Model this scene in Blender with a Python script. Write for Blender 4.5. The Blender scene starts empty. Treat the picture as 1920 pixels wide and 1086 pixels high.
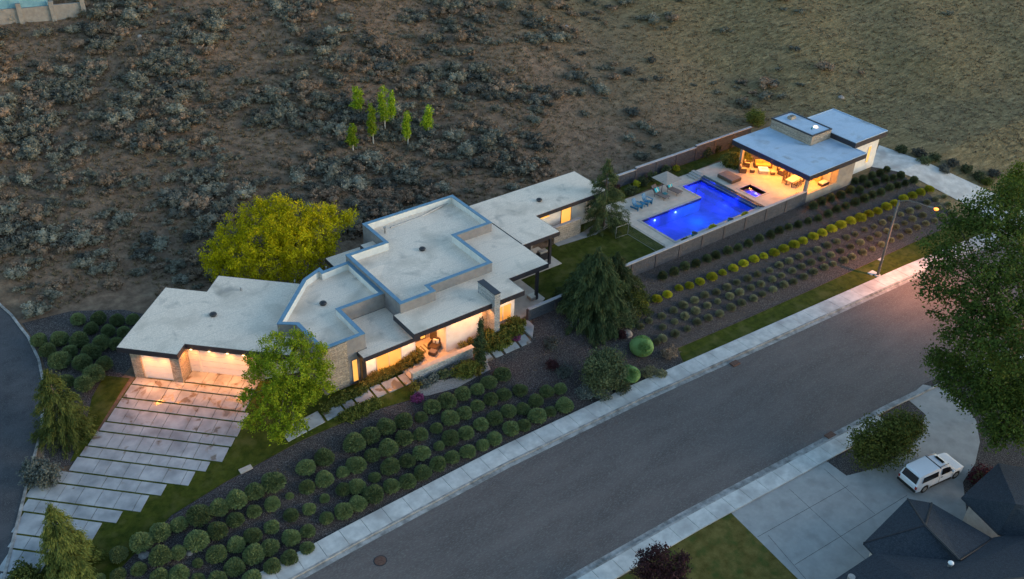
import bpy, bmesh, math, random
import numpy as np
from mathutils import Vector, Matrix
R = math.radians
rnd = random.Random(7)
NR = np.random.default_rng(11)
COL = bpy.context.scene.collection

# ------------------------------------------------------------------ survey
CAMH = 52.0
F_PX, PITCH, ROLL, YAW = 1765.6, R(33.873), R(1.6375), R(37.616)
M3 = Matrix.Rotation(-YAW, 3, 'Z') @ Matrix.Rotation(math.pi/2 - PITCH, 3, 'X') @ Matrix.Rotation(ROLL, 3, 'Z')

def at(px, py, z=0.0):
    """point of the place seen in survey direction (px, py) at height z"""
    d = M3 @ Vector((px - 960, 543 - py, -F_PX))
    t = (z - CAMH) / d.z
    return Vector((d.x*t, d.y*t, z))

def zz(x0, y0, s, pts):
    return [(x0 + a/s, y0 + b/s) for a, b in pts]

# ------------------------------------------------------------------ terrain
def smooth01(t):
    t = max(0.0, min(1.0, t)); return t*t*(3-2*t)

def h0(X, Y):
    b = ((12.7-X) + (68.9-Y))/1.41421
    base = max(-2.5, min(-0.10*max(0.0, b-1), -2.5*min(1, max(0, (55.2-Y)/8.7))))
    if X < 20: Y1 = 82
    elif X < 30: Y1 = 82 - (X-20)*0.5
    elif X < 60: Y1 = 77 - (X-30)*0.1
    elif X < 104: Y1 = 74
    else: Y1 = max(50.0, 74 - (X-104)*0.45)
    d = Y - Y1
    if d > 0:
        soft = d*d/(d+5.0)
        hill = 0.23*soft
        k = min(1, d/12)
        hill += k*(0.45*math.sin(X*0.11+Y*0.07)+0.3*math.sin(X*0.23-Y*0.17+1.3)+0.12*math.sin(X*0.61+Y*0.53))
        base = max(base, base*(1-min(1, d/8)) + hill) if base < 0 else base+hill
    return base

_hc = {}
def hv(i, j):
    k = (i, j)
    if k not in _hc: _hc[k] = h0(float(i), float(j))
    return _hc[k]

def hm(X, Y):
    i, j = math.floor(X), math.floor(Y)
    fx, fy = X-i, Y-j
    z00, z11 = hv(i, j), hv(i+1, j+1)
    if fx > fy:
        z10 = hv(i+1, j); return z00 + fx*(z10-z00) + fy*(z11-z10)
    z01 = hv(i, j+1); return z00 + fy*(z01-z00) + fx*(z11-z01)

def T(px, py, off=0.0):
    """point of the terrain seen in survey direction (px, py)"""
    d = M3 @ Vector((px - 960, 543 - py, -F_PX)); d.normalize()
    lo, hi = 30.0, 30.0
    while hi < 900:
        p = d*hi
        if CAMH + p.z <= h0(p.x, p.y) + off: break
        lo = hi; hi += 4.0
    for _ in range(24):
        m = (lo+hi)/2; p = d*m
        if CAMH + p.z <= h0(p.x, p.y) + off: hi = m
        else: lo = m
    p = d*hi
    return Vector((p.x, p.y, h0(p.x, p.y)))

# ------------------------------------------------------------------ materials
MATS = {}
def newmat(name):
    m = bpy.data.materials.new(name); m.use_nodes = True
    nt = m.node_tree; b = nt.nodes['Principled BSDF']
    MATS[name] = m
    return m, nt, b

def c4(c): return (c[0], c[1], c[2], 1.0)

def mat(name, c1, c2=None, rough=0.7, scale=3.0, detail=6.0, c3=None, s2=None, metal=0.0, bump=0.0, bscale=None, stretch=None, spec=0.3, lo=0.35, hi=0.65, distort=0.0):
    m, nt, b = newmat(name)
    N, L = nt.nodes, nt.links
    b.inputs['Roughness'].default_value = rough
    b.inputs['Metallic'].default_value = metal
    b.inputs['Specular IOR Level'].default_value = spec
    b.inputs['Base Color'].default_value = c4(c1)
    if c2 is None and not bump: return m
    g = N.new('ShaderNodeNewGeometry')
    vec = g.outputs['Position']
    if stretch:
        mp = N.new('ShaderNodeMapping'); mp.inputs['Scale'].default_value = stretch
        L.new(vec, mp.inputs['Vector']); vec = mp.outputs['Vector']
    if c2 is not None:
        n = N.new('ShaderNodeTexNoise'); n.inputs['Scale'].default_value = scale; n.inputs['Detail'].default_value = detail
        n.inputs['Roughness'].default_value = 0.65; n.inputs['Distortion'].default_value = distort
        L.new(vec, n.inputs['Vector'])
        r = N.new('ShaderNodeValToRGB'); r.color_ramp.elements[0].position = lo; r.color_ramp.elements[1].position = hi
        r.color_ramp.elements[0].color = c4(c1); r.color_ramp.elements[1].color = c4(c2)
        L.new(n.outputs['Fac'], r.inputs['Fac'])
        out = r.outputs['Color']
        if c3 is not None:
            n2 = N.new('ShaderNodeTexNoise'); n2.inputs['Scale'].default_value = s2 or scale*8; n2.inputs['Detail'].default_value = 4
            L.new(vec, n2.inputs['Vector'])
            r2 = N.new('ShaderNodeValToRGB'); r2.color_ramp.elements[0].position = 0.5; r2.color_ramp.elements[1].position = 0.68
            L.new(n2.outputs['Fac'], r2.inputs['Fac'])
            mx = N.new('ShaderNodeMix'); mx.data_type = 'RGBA'
            L.new(r2.outputs['Color'], mx.inputs['Factor']); L.new(out, mx.inputs['A']); mx.inputs['B'].default_value = c4(c3)
            out = mx.outputs['Result']
        L.new(out, b.inputs['Base Color'])
    if bump:
        nb = N.new('ShaderNodeTexNoise'); nb.inputs['Scale'].default_value = bscale or scale*6; nb.inputs['Detail'].default_value = 5
        L.new(vec, nb.inputs['Vector'])
        bp = N.new('ShaderNodeBump'); bp.inputs['Strength'].default_value = bump; bp.inputs['Distance'].default_value = 0.1
        L.new(nb.outputs['Fac'], bp.inputs['Height']); L.new(bp.outputs['Normal'], b.inputs['Normal'])
    return m

def emat(name, col, strength, base=(0.42, 0.25, 0.10), vary=None):
    m, nt, b = newmat(name)
    b.inputs['Base Color'].default_value = c4(base)
    b.inputs['Emission Color'].default_value = c4(col)
    b.inputs['Emission Strength'].default_value = strength
    if vary:
        N, L = nt.nodes, nt.links
        g = N.new('ShaderNodeNewGeometry'); n = N.new('ShaderNodeTexNoise'); n.inputs['Scale'].default_value = vary
        L.new(g.outputs['Position'], n.inputs['Vector'])
        mr = N.new('ShaderNodeMapRange'); mr.inputs['From Min'].default_value = .3; mr.inputs['From Max'].default_value = .7
        mr.inputs['To Min'].default_value = strength*.45; mr.inputs['To Max'].default_value = strength*1.2
        L.new(n.outputs['Fac'], mr.inputs['Value']); L.new(mr.outputs['Result'], b.inputs['Emission Strength'])
    return m

def leafmat(name, c1, c2, trans=0.25):
    """c1..c2 picked per leaf by its 'tint' value"""
    m, nt, b = newmat(name)
    N, L = nt.nodes, nt.links
    a = N.new('ShaderNodeAttribute'); a.attribute_name = 'tint'
    oi = N.new('ShaderNodeObjectInfo')
    mx = N.new('ShaderNodeMix'); mx.data_type = 'RGBA'
    mx.inputs['A'].default_value = c4(c1); mx.inputs['B'].default_value = c4(c2)
    L.new(a.outputs['Fac'], mx.inputs['Factor'])
    hs = N.new('ShaderNodeHueSaturation')
    mr = N.new('ShaderNodeMapRange'); mr.inputs['To Min'].default_value = 0.66; mr.inputs['To Max'].default_value = 1.3
    L.new(oi.outputs['Random'], mr.inputs['Value']); L.new(mr.outputs['Result'], hs.inputs['Value'])
    L.new(mx.outputs['Result'], hs.inputs['Color'])
    L.new(hs.outputs['Color'], b.inputs['Base Color'])
    b.inputs['Roughness'].default_value = 0.75; b.inputs['Specular IOR Level'].default_value = 0.15
    if trans:
        t = N.new('ShaderNodeBsdfTranslucent'); L.new(hs.outputs['Color'], t.inputs['Color'])
        ms = N.new('ShaderNodeMixShader'); ms.inputs['Fac'].default_value = trans
        L.new(b.outputs['BSDF'], ms.inputs[1]); L.new(t.outputs['BSDF'], ms.inputs[2])
        L.new(ms.outputs['Shader'], N['Material Output'].inputs['Surface'])
    return m

def stonemat(name, c1, c2, mortar, bw=0.55, bh=0.13):
    m, nt, b = newmat(name)
    N, L = nt.nodes, nt.links
    g = N.new('ShaderNodeNewGeometry'); s = N.new('ShaderNodeSeparateXYZ'); L.new(g.outputs['Position'], s.inputs['Vector'])
    u = N.new('ShaderNodeMath'); u.operation = 'MULTIPLY_ADD'; u.inputs[1].default_value = -0.62
    L.new(s.outputs['Y'], u.inputs[0]); L.new(s.outputs['X'], u.inputs[2])
    cb = N.new('ShaderNodeCombineXYZ'); L.new(u.outputs['Value'], cb.inputs['X']); L.new(s.outputs['Z'], cb.inputs['Y'])
    br = N.new('ShaderNodeTexBrick'); br.inputs['Color1'].default_value = c4(c1); br.inputs['Color2'].default_value = c4(c2)
    br.inputs['Mortar'].default_value = c4(mortar); br.inputs['Scale'].default_value = 1; br.inputs['Mortar Size'].default_value = 0.012
    br.inputs['Brick Width'].default_value = bw; br.inputs['Row Height'].default_value = bh; br.inputs['Mortar Smooth'].default_value = 0.3
    L.new(cb.outputs['Vector'], br.inputs['Vector'])
    n = N.new('ShaderNodeTexNoise'); n.inputs['Scale'].default_value = 7; n.inputs['Detail'].default_value = 6; L.new(g.outputs['Position'], n.inputs['Vector'])
    mx = N.new('ShaderNodeMix'); mx.data_type = 'RGBA'; mx.blend_type = 'OVERLAY'; mx.inputs['Factor'].default_value = 0.7
    L.new(br.outputs['Color'], mx.inputs['A']); L.new(n.outputs['Fac'], mx.inputs['B'])
    L.new(mx.outputs['Result'], b.inputs['Base Color']); b.inputs['Roughness'].default_value = 0.85
    ad = N.new('ShaderNodeMath'); ad.operation = 'ADD'; L.new(br.outputs['Fac'], ad.inputs[0]); ad.inputs[1].default_value = 0
    sb = N.new('ShaderNodeMath'); sb.operation = 'SUBTRACT'; L.new(n.outputs['Fac'], sb.inputs[0]); L.new(ad.outputs['Value'], sb.inputs[1])
    bp = N.new('ShaderNodeBump'); bp.inputs['Strength'].default_value = 0.8; bp.inputs['Distance'].default_value = 0.08
    L.new(sb.outputs['Value'], bp.inputs['Height']); L.new(bp.outputs['Normal'], b.inputs['Normal'])
    return m

# setting
def hillmat():
    m, nt, b = newmat('hillside')
    N, L = nt.nodes, nt.links
    g = N.new('ShaderNodeNewGeometry')
    def noise(sc, det, vec=None, dist=0.0):
        n = N.new('ShaderNodeTexNoise'); n.inputs['Scale'].default_value = sc; n.inputs['Detail'].default_value = det
        n.inputs['Distortion'].default_value = dist; n.inputs['Roughness'].default_value = .65
        L.new(vec or g.outputs['Position'], n.inputs['Vector']); return n.outputs['Fac']
    def ramp(f, stops):
        r = N.new('ShaderNodeValToRGB'); e = r.color_ramp.elements
        while len(e) < len(stops): e.new(0.5)
        for k, (p, c) in enumerate(stops): e[k].position = p; e[k].color = c4(c)
        L.new(f, r.inputs['Fac']); return r.outputs['Color']
    def mix(f, a, c):
        x = N.new('ShaderNodeMix'); x.data_type = 'RGBA'
        L.new(f, x.inputs['Factor']); L.new(a, x.inputs['A']); L.new(c, x.inputs['B']); return x.outputs['Result']
    soil = ramp(noise(.9, 10), [(.34, (.105, .072, .050)), (.5, (.155, .107, .075)), (.66, (.225, .158, .108))])
    mp = N.new('ShaderNodeMapping'); mp.inputs['Rotation'].default_value = (0, 0, R(35)); mp.inputs['Scale'].default_value = (0.5, 2.4, 1)
    L.new(g.outputs['Position'], mp.inputs['Vector'])
    gr = ramp(noise(1.1, 9, mp.outputs['Vector'], .8), [(.34, (.095, .075, .038)), (.52, (.165, .13, .068)), (.68, (.27, .212, .115))])
    s = N.new('ShaderNodeSeparateXYZ'); L.new(g.outputs['Position'], s.inputs['Vector'])
    mr = N.new('ShaderNodeMapRange'); mr.inputs['From Min'].default_value = 75; mr.inputs['From Max'].default_value = 112
    L.new(s.outputs['X'], mr.inputs['Value'])
    mul = N.new('ShaderNodeMath'); mul.operation = 'MULTIPLY_ADD'; mul.inputs[1].default_value = 0.8; mul.inputs[2].default_value = -.4
    L.new(noise(.09, 4), mul.inputs[0])
    ad = N.new('ShaderNodeMath'); ad.operation = 'ADD'; ad.use_clamp = True
    L.new(mr.outputs['Result'], ad.inputs[0]); L.new(mul.outputs['Value'], ad.inputs[1])
    out = mix(ad.outputs['Value'], soil, gr)
    L.new(out, b.inputs['Base Color']); b.inputs['Roughness'].default_value = .95; b.inputs['Specular IOR Level'].default_value = .1
    bp = N.new('ShaderNodeBump'); bp.inputs['Strength'].default_value = .9; bp.inputs['Distance'].default_value = .25
    L.new(noise(2.2, 8), bp.inputs['Height']); L.new(bp.outputs['Normal'], b.inputs['Normal'])
hillmat()

def drivemat():
    """pale slabs with dark wet patches near the garage; the patches have shapes of their own"""
    m, nt, b = newmat('slabs')
    N, L = nt.nodes, nt.links
    g = N.new('ShaderNodeNewGeometry')
    n1 = N.new('ShaderNodeTexNoise'); n1.inputs['Scale'].default_value = .8; n1.inputs['Detail'].default_value = 8; L.new(g.outputs['Position'], n1.inputs['Vector'])
    r1 = N.new('ShaderNodeValToRGB'); r1.color_ramp.elements[0].position = .3; r1.color_ramp.elements[1].position = .7
    r1.color_ramp.elements[0].color = (.17, .185, .20, 1); r1.color_ramp.elements[1].color = (.36, .375, .39, 1); L.new(n1.outputs['Fac'], r1.inputs['Fac'])
    n2 = N.new('ShaderNodeTexNoise'); n2.inputs['Scale'].default_value = .85; n2.inputs['Detail'].default_value = 3; n2.inputs['Distortion'].default_value = .5
    mp = N.new('ShaderNodeMapping'); mp.inputs['Location'].default_value = (3.3, 1.7, 0); L.new(g.outputs['Position'], mp.inputs['Vector']); L.new(mp.outputs['Vector'], n2.inputs['Vector'])
    # distance from the garage
    s = N.new('ShaderNodeSeparateXYZ'); L.new(g.outputs['Position'], s.inputs['Vector'])
    ad = N.new('ShaderNodeMath'); ad.operation = 'ADD'; L.new(s.outputs['X'], ad.inputs[0]); L.new(s.outputs['Y'], ad.inputs[1])
    mr = N.new('ShaderNodeMapRange'); mr.inputs['From Min'].default_value = 70; mr.inputs['From Max'].default_value = 79
    mr.inputs['To Min'].default_value = -.10; mr.inputs['To Max'].default_value = .02; L.new(ad.outputs['Value'], mr.inputs['Value'])
    a2 = N.new('ShaderNodeMath'); a2.operation = 'ADD'; L.new(n2.outputs['Fac'], a2.inputs[0]); L.new(mr.outputs['Result'], a2.inputs[1])
    r2 = N.new('ShaderNodeValToRGB'); r2.color_ramp.elements[0].position = .55; r2.color_ramp.elements[1].position = .63; L.new(a2.outputs['Value'], r2.inputs['Fac'])
    mx = N.new('ShaderNodeMix'); mx.data_type = 'RGBA'; L.new(r2.outputs['Color'], mx.inputs['Factor']); L.new(r1.outputs['Color'], mx.inputs['A']); mx.inputs['B'].default_value = (.16, .13, .105, 1)
    L.new(mx.outputs['Result'], b.inputs['Base Color'])
    r3 = N.new('ShaderNodeMapRange'); r3.inputs['To Min'].default_value = .7; r3.inputs['To Max'].default_value = .22; L.new(r2.outputs['Color'], r3.inputs['Value']); L.new(r3.outputs['Result'], b.inputs['Roughness'])
drivemat()

def roofmat(name, a, c, stain):
    m, nt, b = newmat(name)
    N, L = nt.nodes, nt.links
    g = N.new('ShaderNodeNewGeometry')
    n1 = N.new('ShaderNodeTexNoise'); n1.inputs['Scale'].default_value = 9; n1.inputs['Detail'].default_value = 6; n1.inputs['Roughness'].default_value = .8; L.new(g.outputs['Position'], n1.inputs['Vector'])
    r1 = N.new('ShaderNodeValToRGB'); r1.color_ramp.elements[0].position = .36; r1.color_ramp.elements[1].position = .64
    r1.color_ramp.elements[0].color = c4(a); r1.color_ramp.elements[1].color = c4(c); L.new(n1.outputs['Fac'], r1.inputs['Fac'])
    n2 = N.new('ShaderNodeTexNoise'); n2.inputs['Scale'].default_value = .33; n2.inputs['Detail'].default_value = 6; n2.inputs['Distortion'].default_value = .6; L.new(g.outputs['Position'], n2.inputs['Vector'])
    r2 = N.new('ShaderNodeValToRGB'); r2.color_ramp.elements[0].position = .50; r2.color_ramp.elements[1].position = .75
    r2.color_ramp.elements[1].color = (.85, .85, .85, 1); L.new(n2.outputs['Fac'], r2.inputs['Fac'])
    mx = N.new('ShaderNodeMix'); mx.data_type = 'RGBA'; L.new(r2.outputs['Color'], mx.inputs['Factor']); L.new(r1.outputs['Color'], mx.inputs['A']); mx.inputs['B'].default_value = c4(stain)
    # dark water stains and joints of the membrane
    n3 = N.new('ShaderNodeTexNoise'); n3.inputs['Scale'].default_value = .5; n3.inputs['Detail'].default_value = 10; n3.inputs['Distortion'].default_value = .4
    mp3 = N.new('ShaderNodeMapping'); mp3.inputs['Location'].default_value = (7, 31, 0); L.new(g.outputs['Position'], mp3.inputs['Vector']); L.new(mp3.outputs['Vector'], n3.inputs['Vector'])
    r3 = N.new('ShaderNodeValToRGB'); r3.color_ramp.elements[0].position = .60; r3.color_ramp.elements[1].position = .74; r3.color_ramp.elements[1].color = (.6, .6, .6, 1); L.new(n3.outputs['Fac'], r3.inputs['Fac'])
    mx2 = N.new('ShaderNodeMix'); mx2.data_type = 'RGBA'; L.new(r3.outputs['Color'], mx2.inputs['Factor']); L.new(mx.outputs['Result'], mx2.inputs['A']); mx2.inputs['B'].default_value = (.2, .19, .17, 1)
    wv = N.new('ShaderNodeTexWave'); wv.bands_direction = 'Y'; wv.wave_profile = 'SAW'; wv.inputs['Scale'].default_value = .17; wv.inputs['Distortion'].default_value = .0
    L.new(g.outputs['Position'], wv.inputs['Vector'])
    r4 = N.new('ShaderNodeValToRGB'); r4.color_ramp.elements[0].position = .975; r4.color_ramp.elements[1].position = .99; r4.color_ramp.elements[1].color = (.5, .5, .5, 1); L.new(wv.outputs['Fac'], r4.inputs['Fac'])
    mx3 = N.new('ShaderNodeMix'); mx3.data_type = 'RGBA'; L.new(r4.outputs['Color'], mx3.inputs['Factor']); L.new(mx2.outputs['Result'], mx3.inputs['A']); mx3.inputs['B'].default_value = (.3, .29, .28, 1)
    L.new(mx3.outputs['Result'], b.inputs['Base Color']); b.inputs['Roughness'].default_value = .85
roofmat('roof_membrane', (.53, .435, .35), (.81, .68, .56), (.42, .35, .28))
roofmat('roof_metal_blue', (.28, .38, .50), (.40, .50, .62), (.24, .32, .42))

mat('mulch', (.013, .011, .012), (.050, .041, .039), rough=.95, scale=7, detail=8, c3=(.17, .15, .145), s2=16, bump=.9, bscale=9)
mat('pale_gravel', (.16, .14, .13), (.38, .35, .33), rough=.9, scale=14, detail=6, bump=.8, bscale=16)
mat('lawn', (.024, .038, .004), (.062, .072, .009), rough=.9, scale=1.6, detail=9, c3=(.085, .085, .022), s2=.7, bump=.6, bscale=22, spec=.1)
mat('dry_lawn', (.075, .062, .014), (.15, .12, .036), rough=.9, scale=1.3, detail=9, c3=(.05, .07, .015), s2=.8, bump=.6, bscale=20, spec=.1)
mat('asphalt', (.080, .066, .064), (.130, .108, .103), rough=.9, scale=.5, detail=12, stretch=(.35, 1.3, 1), c3=(.15, .14, .13), s2=14, lo=.3, hi=.7, bump=.3, bscale=40)
mat('dark_asphalt', (.035, .037, .043), (.06, .062, .07), rough=.9, scale=.6, detail=12, c3=(.085, .085, .09), s2=14)
mat('concrete', (.38, .375, .365), (.54, .53, .51), rough=.85, scale=1.1, detail=9, c3=(.33, .32, .31), s2=.45, bump=.15, bscale=18)
mat('concrete_dull', (.26, .255, .25), (.31, .305, .295), rough=.85, scale=1.4, detail=10, c3=(.235, .23, .225), s2=.8)
mat('gutter_concrete', (.13, .125, .12), (.36, .35, .34), rough=.85, scale=1.2, detail=10)
mat('deck', (.42, .36, .30), (.53, .465, .395), rough=.7, scale=1.2, detail=8)
mat('coping', (.30, .28, .26), (.42, .39, .36), rough=.6, scale=3)
mat('pool_tile', (.03, .045, .06), (.07, .10, .13), rough=.25, scale=5, spec=.5)
mat('pool_plaster', (.22, .38, .48), (.64, .60, .70), rough=.6, scale=.35, detail=5, distort=1.0)  # teal and pale mottling: caustic light patches put into the plaster colour
mat('white_stucco', (.62, .59, .55), (.72, .69, .65), rough=.85, scale=1.2, bump=.12, bscale=25)
mat('grey_stucco', (.17, .165, .17), (.23, .225, .225), rough=.85, scale=1.5, bump=.12, bscale=25)
mat('taupe_stucco', (.22, .19, .165), (.29, .255, .22), rough=.85, scale=1.5, bump=.12, bscale=25)
mat('parapet_white', (.55, .54, .51), (.68, .66, .62), rough=.8, scale=1.4)
mat('fascia', (.016, .016, .024), (.026, .026, .036), rough=.45, scale=2, spec=.5)
mat('blue_cap', (.085, .18, .27), (.12, .235, .34), rough=.4, scale=2, spec=.5, metal=.2)
mat('soffit', (.46, .36, .25), (.56, .45, .32), rough=.6, scale=1.5, stretch=(.4, 6, 1))
mat('garage_door_white', (.66, .62, .60), (.72, .68, .66), rough=.5, scale=1)
mat('door_wood', (.06, .045, .03), (.10, .07, .045), rough=.5, scale=2, stretch=(1, 1, .2))
mat('black_metal', (.012, .012, .014), rough=.4, spec=.5)
mat('dark_steel', (.03, .03, .035), (.05, .05, .055), rough=.45, scale=3, metal=.5)
mat('galvanised', (.26, .25, .24), (.36, .35, .33), rough=.5, scale=4, metal=.5)
mat('lamp_steel', (.10, .095, .09), (.14, .13, .125), rough=.6, scale=4)
mat('white_paint', (.75, .75, .75), rough=.4)
mat('wall_block', (.055, .05, .058), (.075, .068, .076), rough=.9, scale=2.5, bump=.5, bscale=8)
mat('wall_cap', (.28, .27, .28), (.38, .37, .38), rough=.85, scale=3)
mat('tan_wall', (.34, .29, .25), (.44, .38, .32), rough=.9, scale=2)
mat('hill_wall', (.19, .18, .17), (.26, .25, .235), rough=.9, scale=2)
mat('blue_terrace', (.10, .24, .32), (.20, .38, .46), rough=.5, scale=.5)
mat('wicker', (.07, .045, .03), (.12, .08, .05), rough=.7, scale=25, bump=.4, bscale=60)
mat('cushion_tan', (.40, .32, .22), (.5, .41, .3), rough=.9, scale=4)
mat('cushion_gold', (.50, .34, .08), (.60, .42, .12), rough=.9, scale=4)
mat('cushion_light', (.6, .58, .5), (.7, .68, .6), rough=.9, scale=4)
mat('turquoise', (.03, .35, .42), (.05, .48, .55), rough=.8, scale=6)
mat('blue_plastic', (.012, .13, .25), (.02, .18, .33), rough=.5, scale=6)
mat('blue_glaze', (.02, .14, .17), (.04, .22, .25), rough=.25, scale=6, spec=.6)
mat('sling_brown', (.14, .11, .105), (.19, .155, .145), rough=.8, scale=12)
mat('canvas', (.27, .23, .20), (.33, .285, .245), rough=.9, scale=3)
mat('stone_top', (.5, .47, .42), (.62, .58, .52), rough=.5, scale=4)
mat('bark', (.07, .055, .045), (.14, .11, .09), rough=.95, scale=5, stretch=(1, 1, .25), bump=.7, bscale=10)
mat('pale_bark', (.30, .28, .25), (.42, .40, .36), rough=.9, scale=8)
mat('shingle', (.010, .017, .026), (.026, .036, .05), rough=.85, scale=4, detail=8, c3=(.045, .055, .07), s2=14, bump=.5, bscale=12, stretch=(1, 1, 3))
mat('rubber', (.015, .015, .015), rough=.8)
mat('tinted_glass', (.008, .009, .012), rough=.08, spec=.8)
mat('car_paint', (.60, .63, .68), rough=.25, spec=.6)
mat('tail_red', (.25, .015, .012), rough=.3)
mat('rock', (.16, .15, .145), (.30, .28, .27), rough=.9, scale=3, bump=.6)
mat('iron_cover', (.09, .045, .035), (.14, .08, .06), rough=.7, scale=8, metal=.3)
mat('magenta_bloom', (.12, .025, .085), (.20, .04, .14), rough=.8, scale=14)
mat('mat_cream', (.55, .50, .40), rough=.9)
mat('mat_stripe', (.20, .18, .13), rough=.9)
stonemat('ledge_stone', (.40, .34, .275), (.27, .225, .18), (.14, .12, .10))
stonemat('grey_ledge_stone', (.26, .27, .28), (.38, .38, .38), (.15, .15, .16), bw=.7, bh=.18)
stonemat('tan_ledge_stone', (.46, .38, .27), (.34, .28, .20), (.22, .18, .13))
stonemat('block_wall', (.036, .044, .062), (.052, .060, .080), (.07, .06, .062), bw=.42, bh=.2)
emat('lit_window', (1.0, .36, .05), .17, vary=.7)
emat('lit_window_bright', (1.0, .42, .07), .21, base=(.35, .22, .1))
emat('lamp_glow', (1.0, .58, .22), 1.2)
emat('street_glow', (1.0, .20, .02), .8)
emat('pool_light_glow', (.35, .5, 1.0), 1.3)
emat('skylight_glow', (1.0, .75, .5), .6)
emat('fire_table_glow', (1.0, .72, .40), .12, base=(.7, .65, .55))

def watermat():
    m, nt, b = newmat('pool_water')
    N, L = nt.nodes, nt.links
    for n in list(N):
        if n.type != 'OUTPUT_MATERIAL': N.remove(n)
    o = [n for n in N if n.type == 'OUTPUT_MATERIAL'][0]
    tr = N.new('ShaderNodeBsdfTransparent'); tr.inputs['Color'].default_value = (.30, .42, 1.0, 1)
    gl = N.new('ShaderNodeBsdfGlossy'); gl.inputs['Roughness'].default_value = .06
    fr = N.new('ShaderNodeFresnel'); fr.inputs['IOR'].default_value = 1.33
    g = N.new('ShaderNodeNewGeometry')
    n = N.new('ShaderNodeTexNoise'); n.inputs['Scale'].default_value = 2.2; n.inputs['Detail'].default_value = 3; L.new(g.outputs['Position'], n.inputs['Vector'])
    bp = N.new('ShaderNodeBump'); bp.inputs['Strength'].default_value = .35; bp.inputs['Distance'].default_value = .06
    L.new(n.outputs['Fac'], bp.inputs['Height']); L.new(bp.outputs['Normal'], gl.inputs['Normal']); L.new(bp.outputs['Normal'], fr.inputs['Normal'])
    mx = N.new('ShaderNodeMixShader'); L.new(fr.outputs['Fac'], mx.inputs['Fac']); L.new(tr.outputs['BSDF'], mx.inputs[1]); L.new(gl.outputs['BSDF'], mx.inputs[2])
    L.new(mx.outputs['Shader'], o.inputs['Surface'])
watermat()

def glassmat():
    m, nt, b = newmat('clear_glass')
    N, L = nt.nodes, nt.links
    for n in list(N):
        if n.type != 'OUTPUT_MATERIAL': N.remove(n)
    o = [n for n in N if n.type == 'OUTPUT_MATERIAL'][0]
    tr = N.new('ShaderNodeBsdfTransparent'); tr.inputs['Color'].default_value = (.9, .9, .88, 1)
    gl = N.new('ShaderNodeBsdfGlossy'); gl.inputs['Roughness'].default_value = .02
    fr = N.new('ShaderNodeFresnel'); fr.inputs['IOR'].default_value = 1.45
    mx = N.new('ShaderNodeMixShader'); L.new(fr.outputs['Fac'], mx.inputs['Fac']); L.new(tr.outputs['BSDF'], mx.inputs[1]); L.new(gl.outputs['BSDF'], mx.inputs[2])
    L.new(mx.outputs['Shader'], o.inputs['Surface'])
glassmat()

# foliage
leafmat('boxwood', (.070, .105, .042), (.185, .230, .095), 0.1)
leafmat('light_ball', (.13, .22, .07), (.22, .34, .12), 0.15)
leafmat('dark_grass', (.04, .055, .028), (.12, .14, .065), 0.1)
leafmat('tan_grass', (.13, .13, .065), (.34, .32, .19), 0.15)
leafmat('yellow_shrub', (.27, .28, .02), (.54, .49, .04), 0.2)
leafmat('sage_grey', (.092, .092, .070), (.26, .25, .20), 0.1)
leafmat('sage_tan', (.14, .102, .075), (.28, .205, .145), 0.1)
leafmat('sage_dark', (.048, .050, .044), (.145, .145, .125), 0.1)
leafmat('dry_grass', (.13, .098, .06), (.25, .19, .11), 0.1)
leafmat('spring_green', (.075, .13, .006), (.30, .36, .02), 0.35)
leafmat('locust_yellow', (.30, .30, .004), (.92, .78, .01), 0.35)
leafmat('maple_green', (.022, .046, .009), (.100, .145, .025), 0.25)
leafmat('maple_light', (.06, .10, .008), (.16, .20, .02), .25)
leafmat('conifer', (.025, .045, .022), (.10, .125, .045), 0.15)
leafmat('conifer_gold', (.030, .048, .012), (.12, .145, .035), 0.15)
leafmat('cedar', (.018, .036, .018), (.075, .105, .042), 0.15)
leafmat('sapling_leaf', (.15, .24, .010), (.30, .40, .025), 0.3)
leafmat('hedge_leaf', (.05, .07, .015), (.15, .165, .035), 0.2)
leafmat('golden_hedge', (.10, .09, .02), (.27, .22, .05), 0.2)
leafmat('plum_leaf', (.018, .008, .010), (.055, .022, .026), .15)
leafmat('red_cover', (.06, .012, .02), (.14, .03, .045), .1)
leafmat('blue_grey_plant', (.06, .075, .07), (.16, .18, .16), .1)

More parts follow.
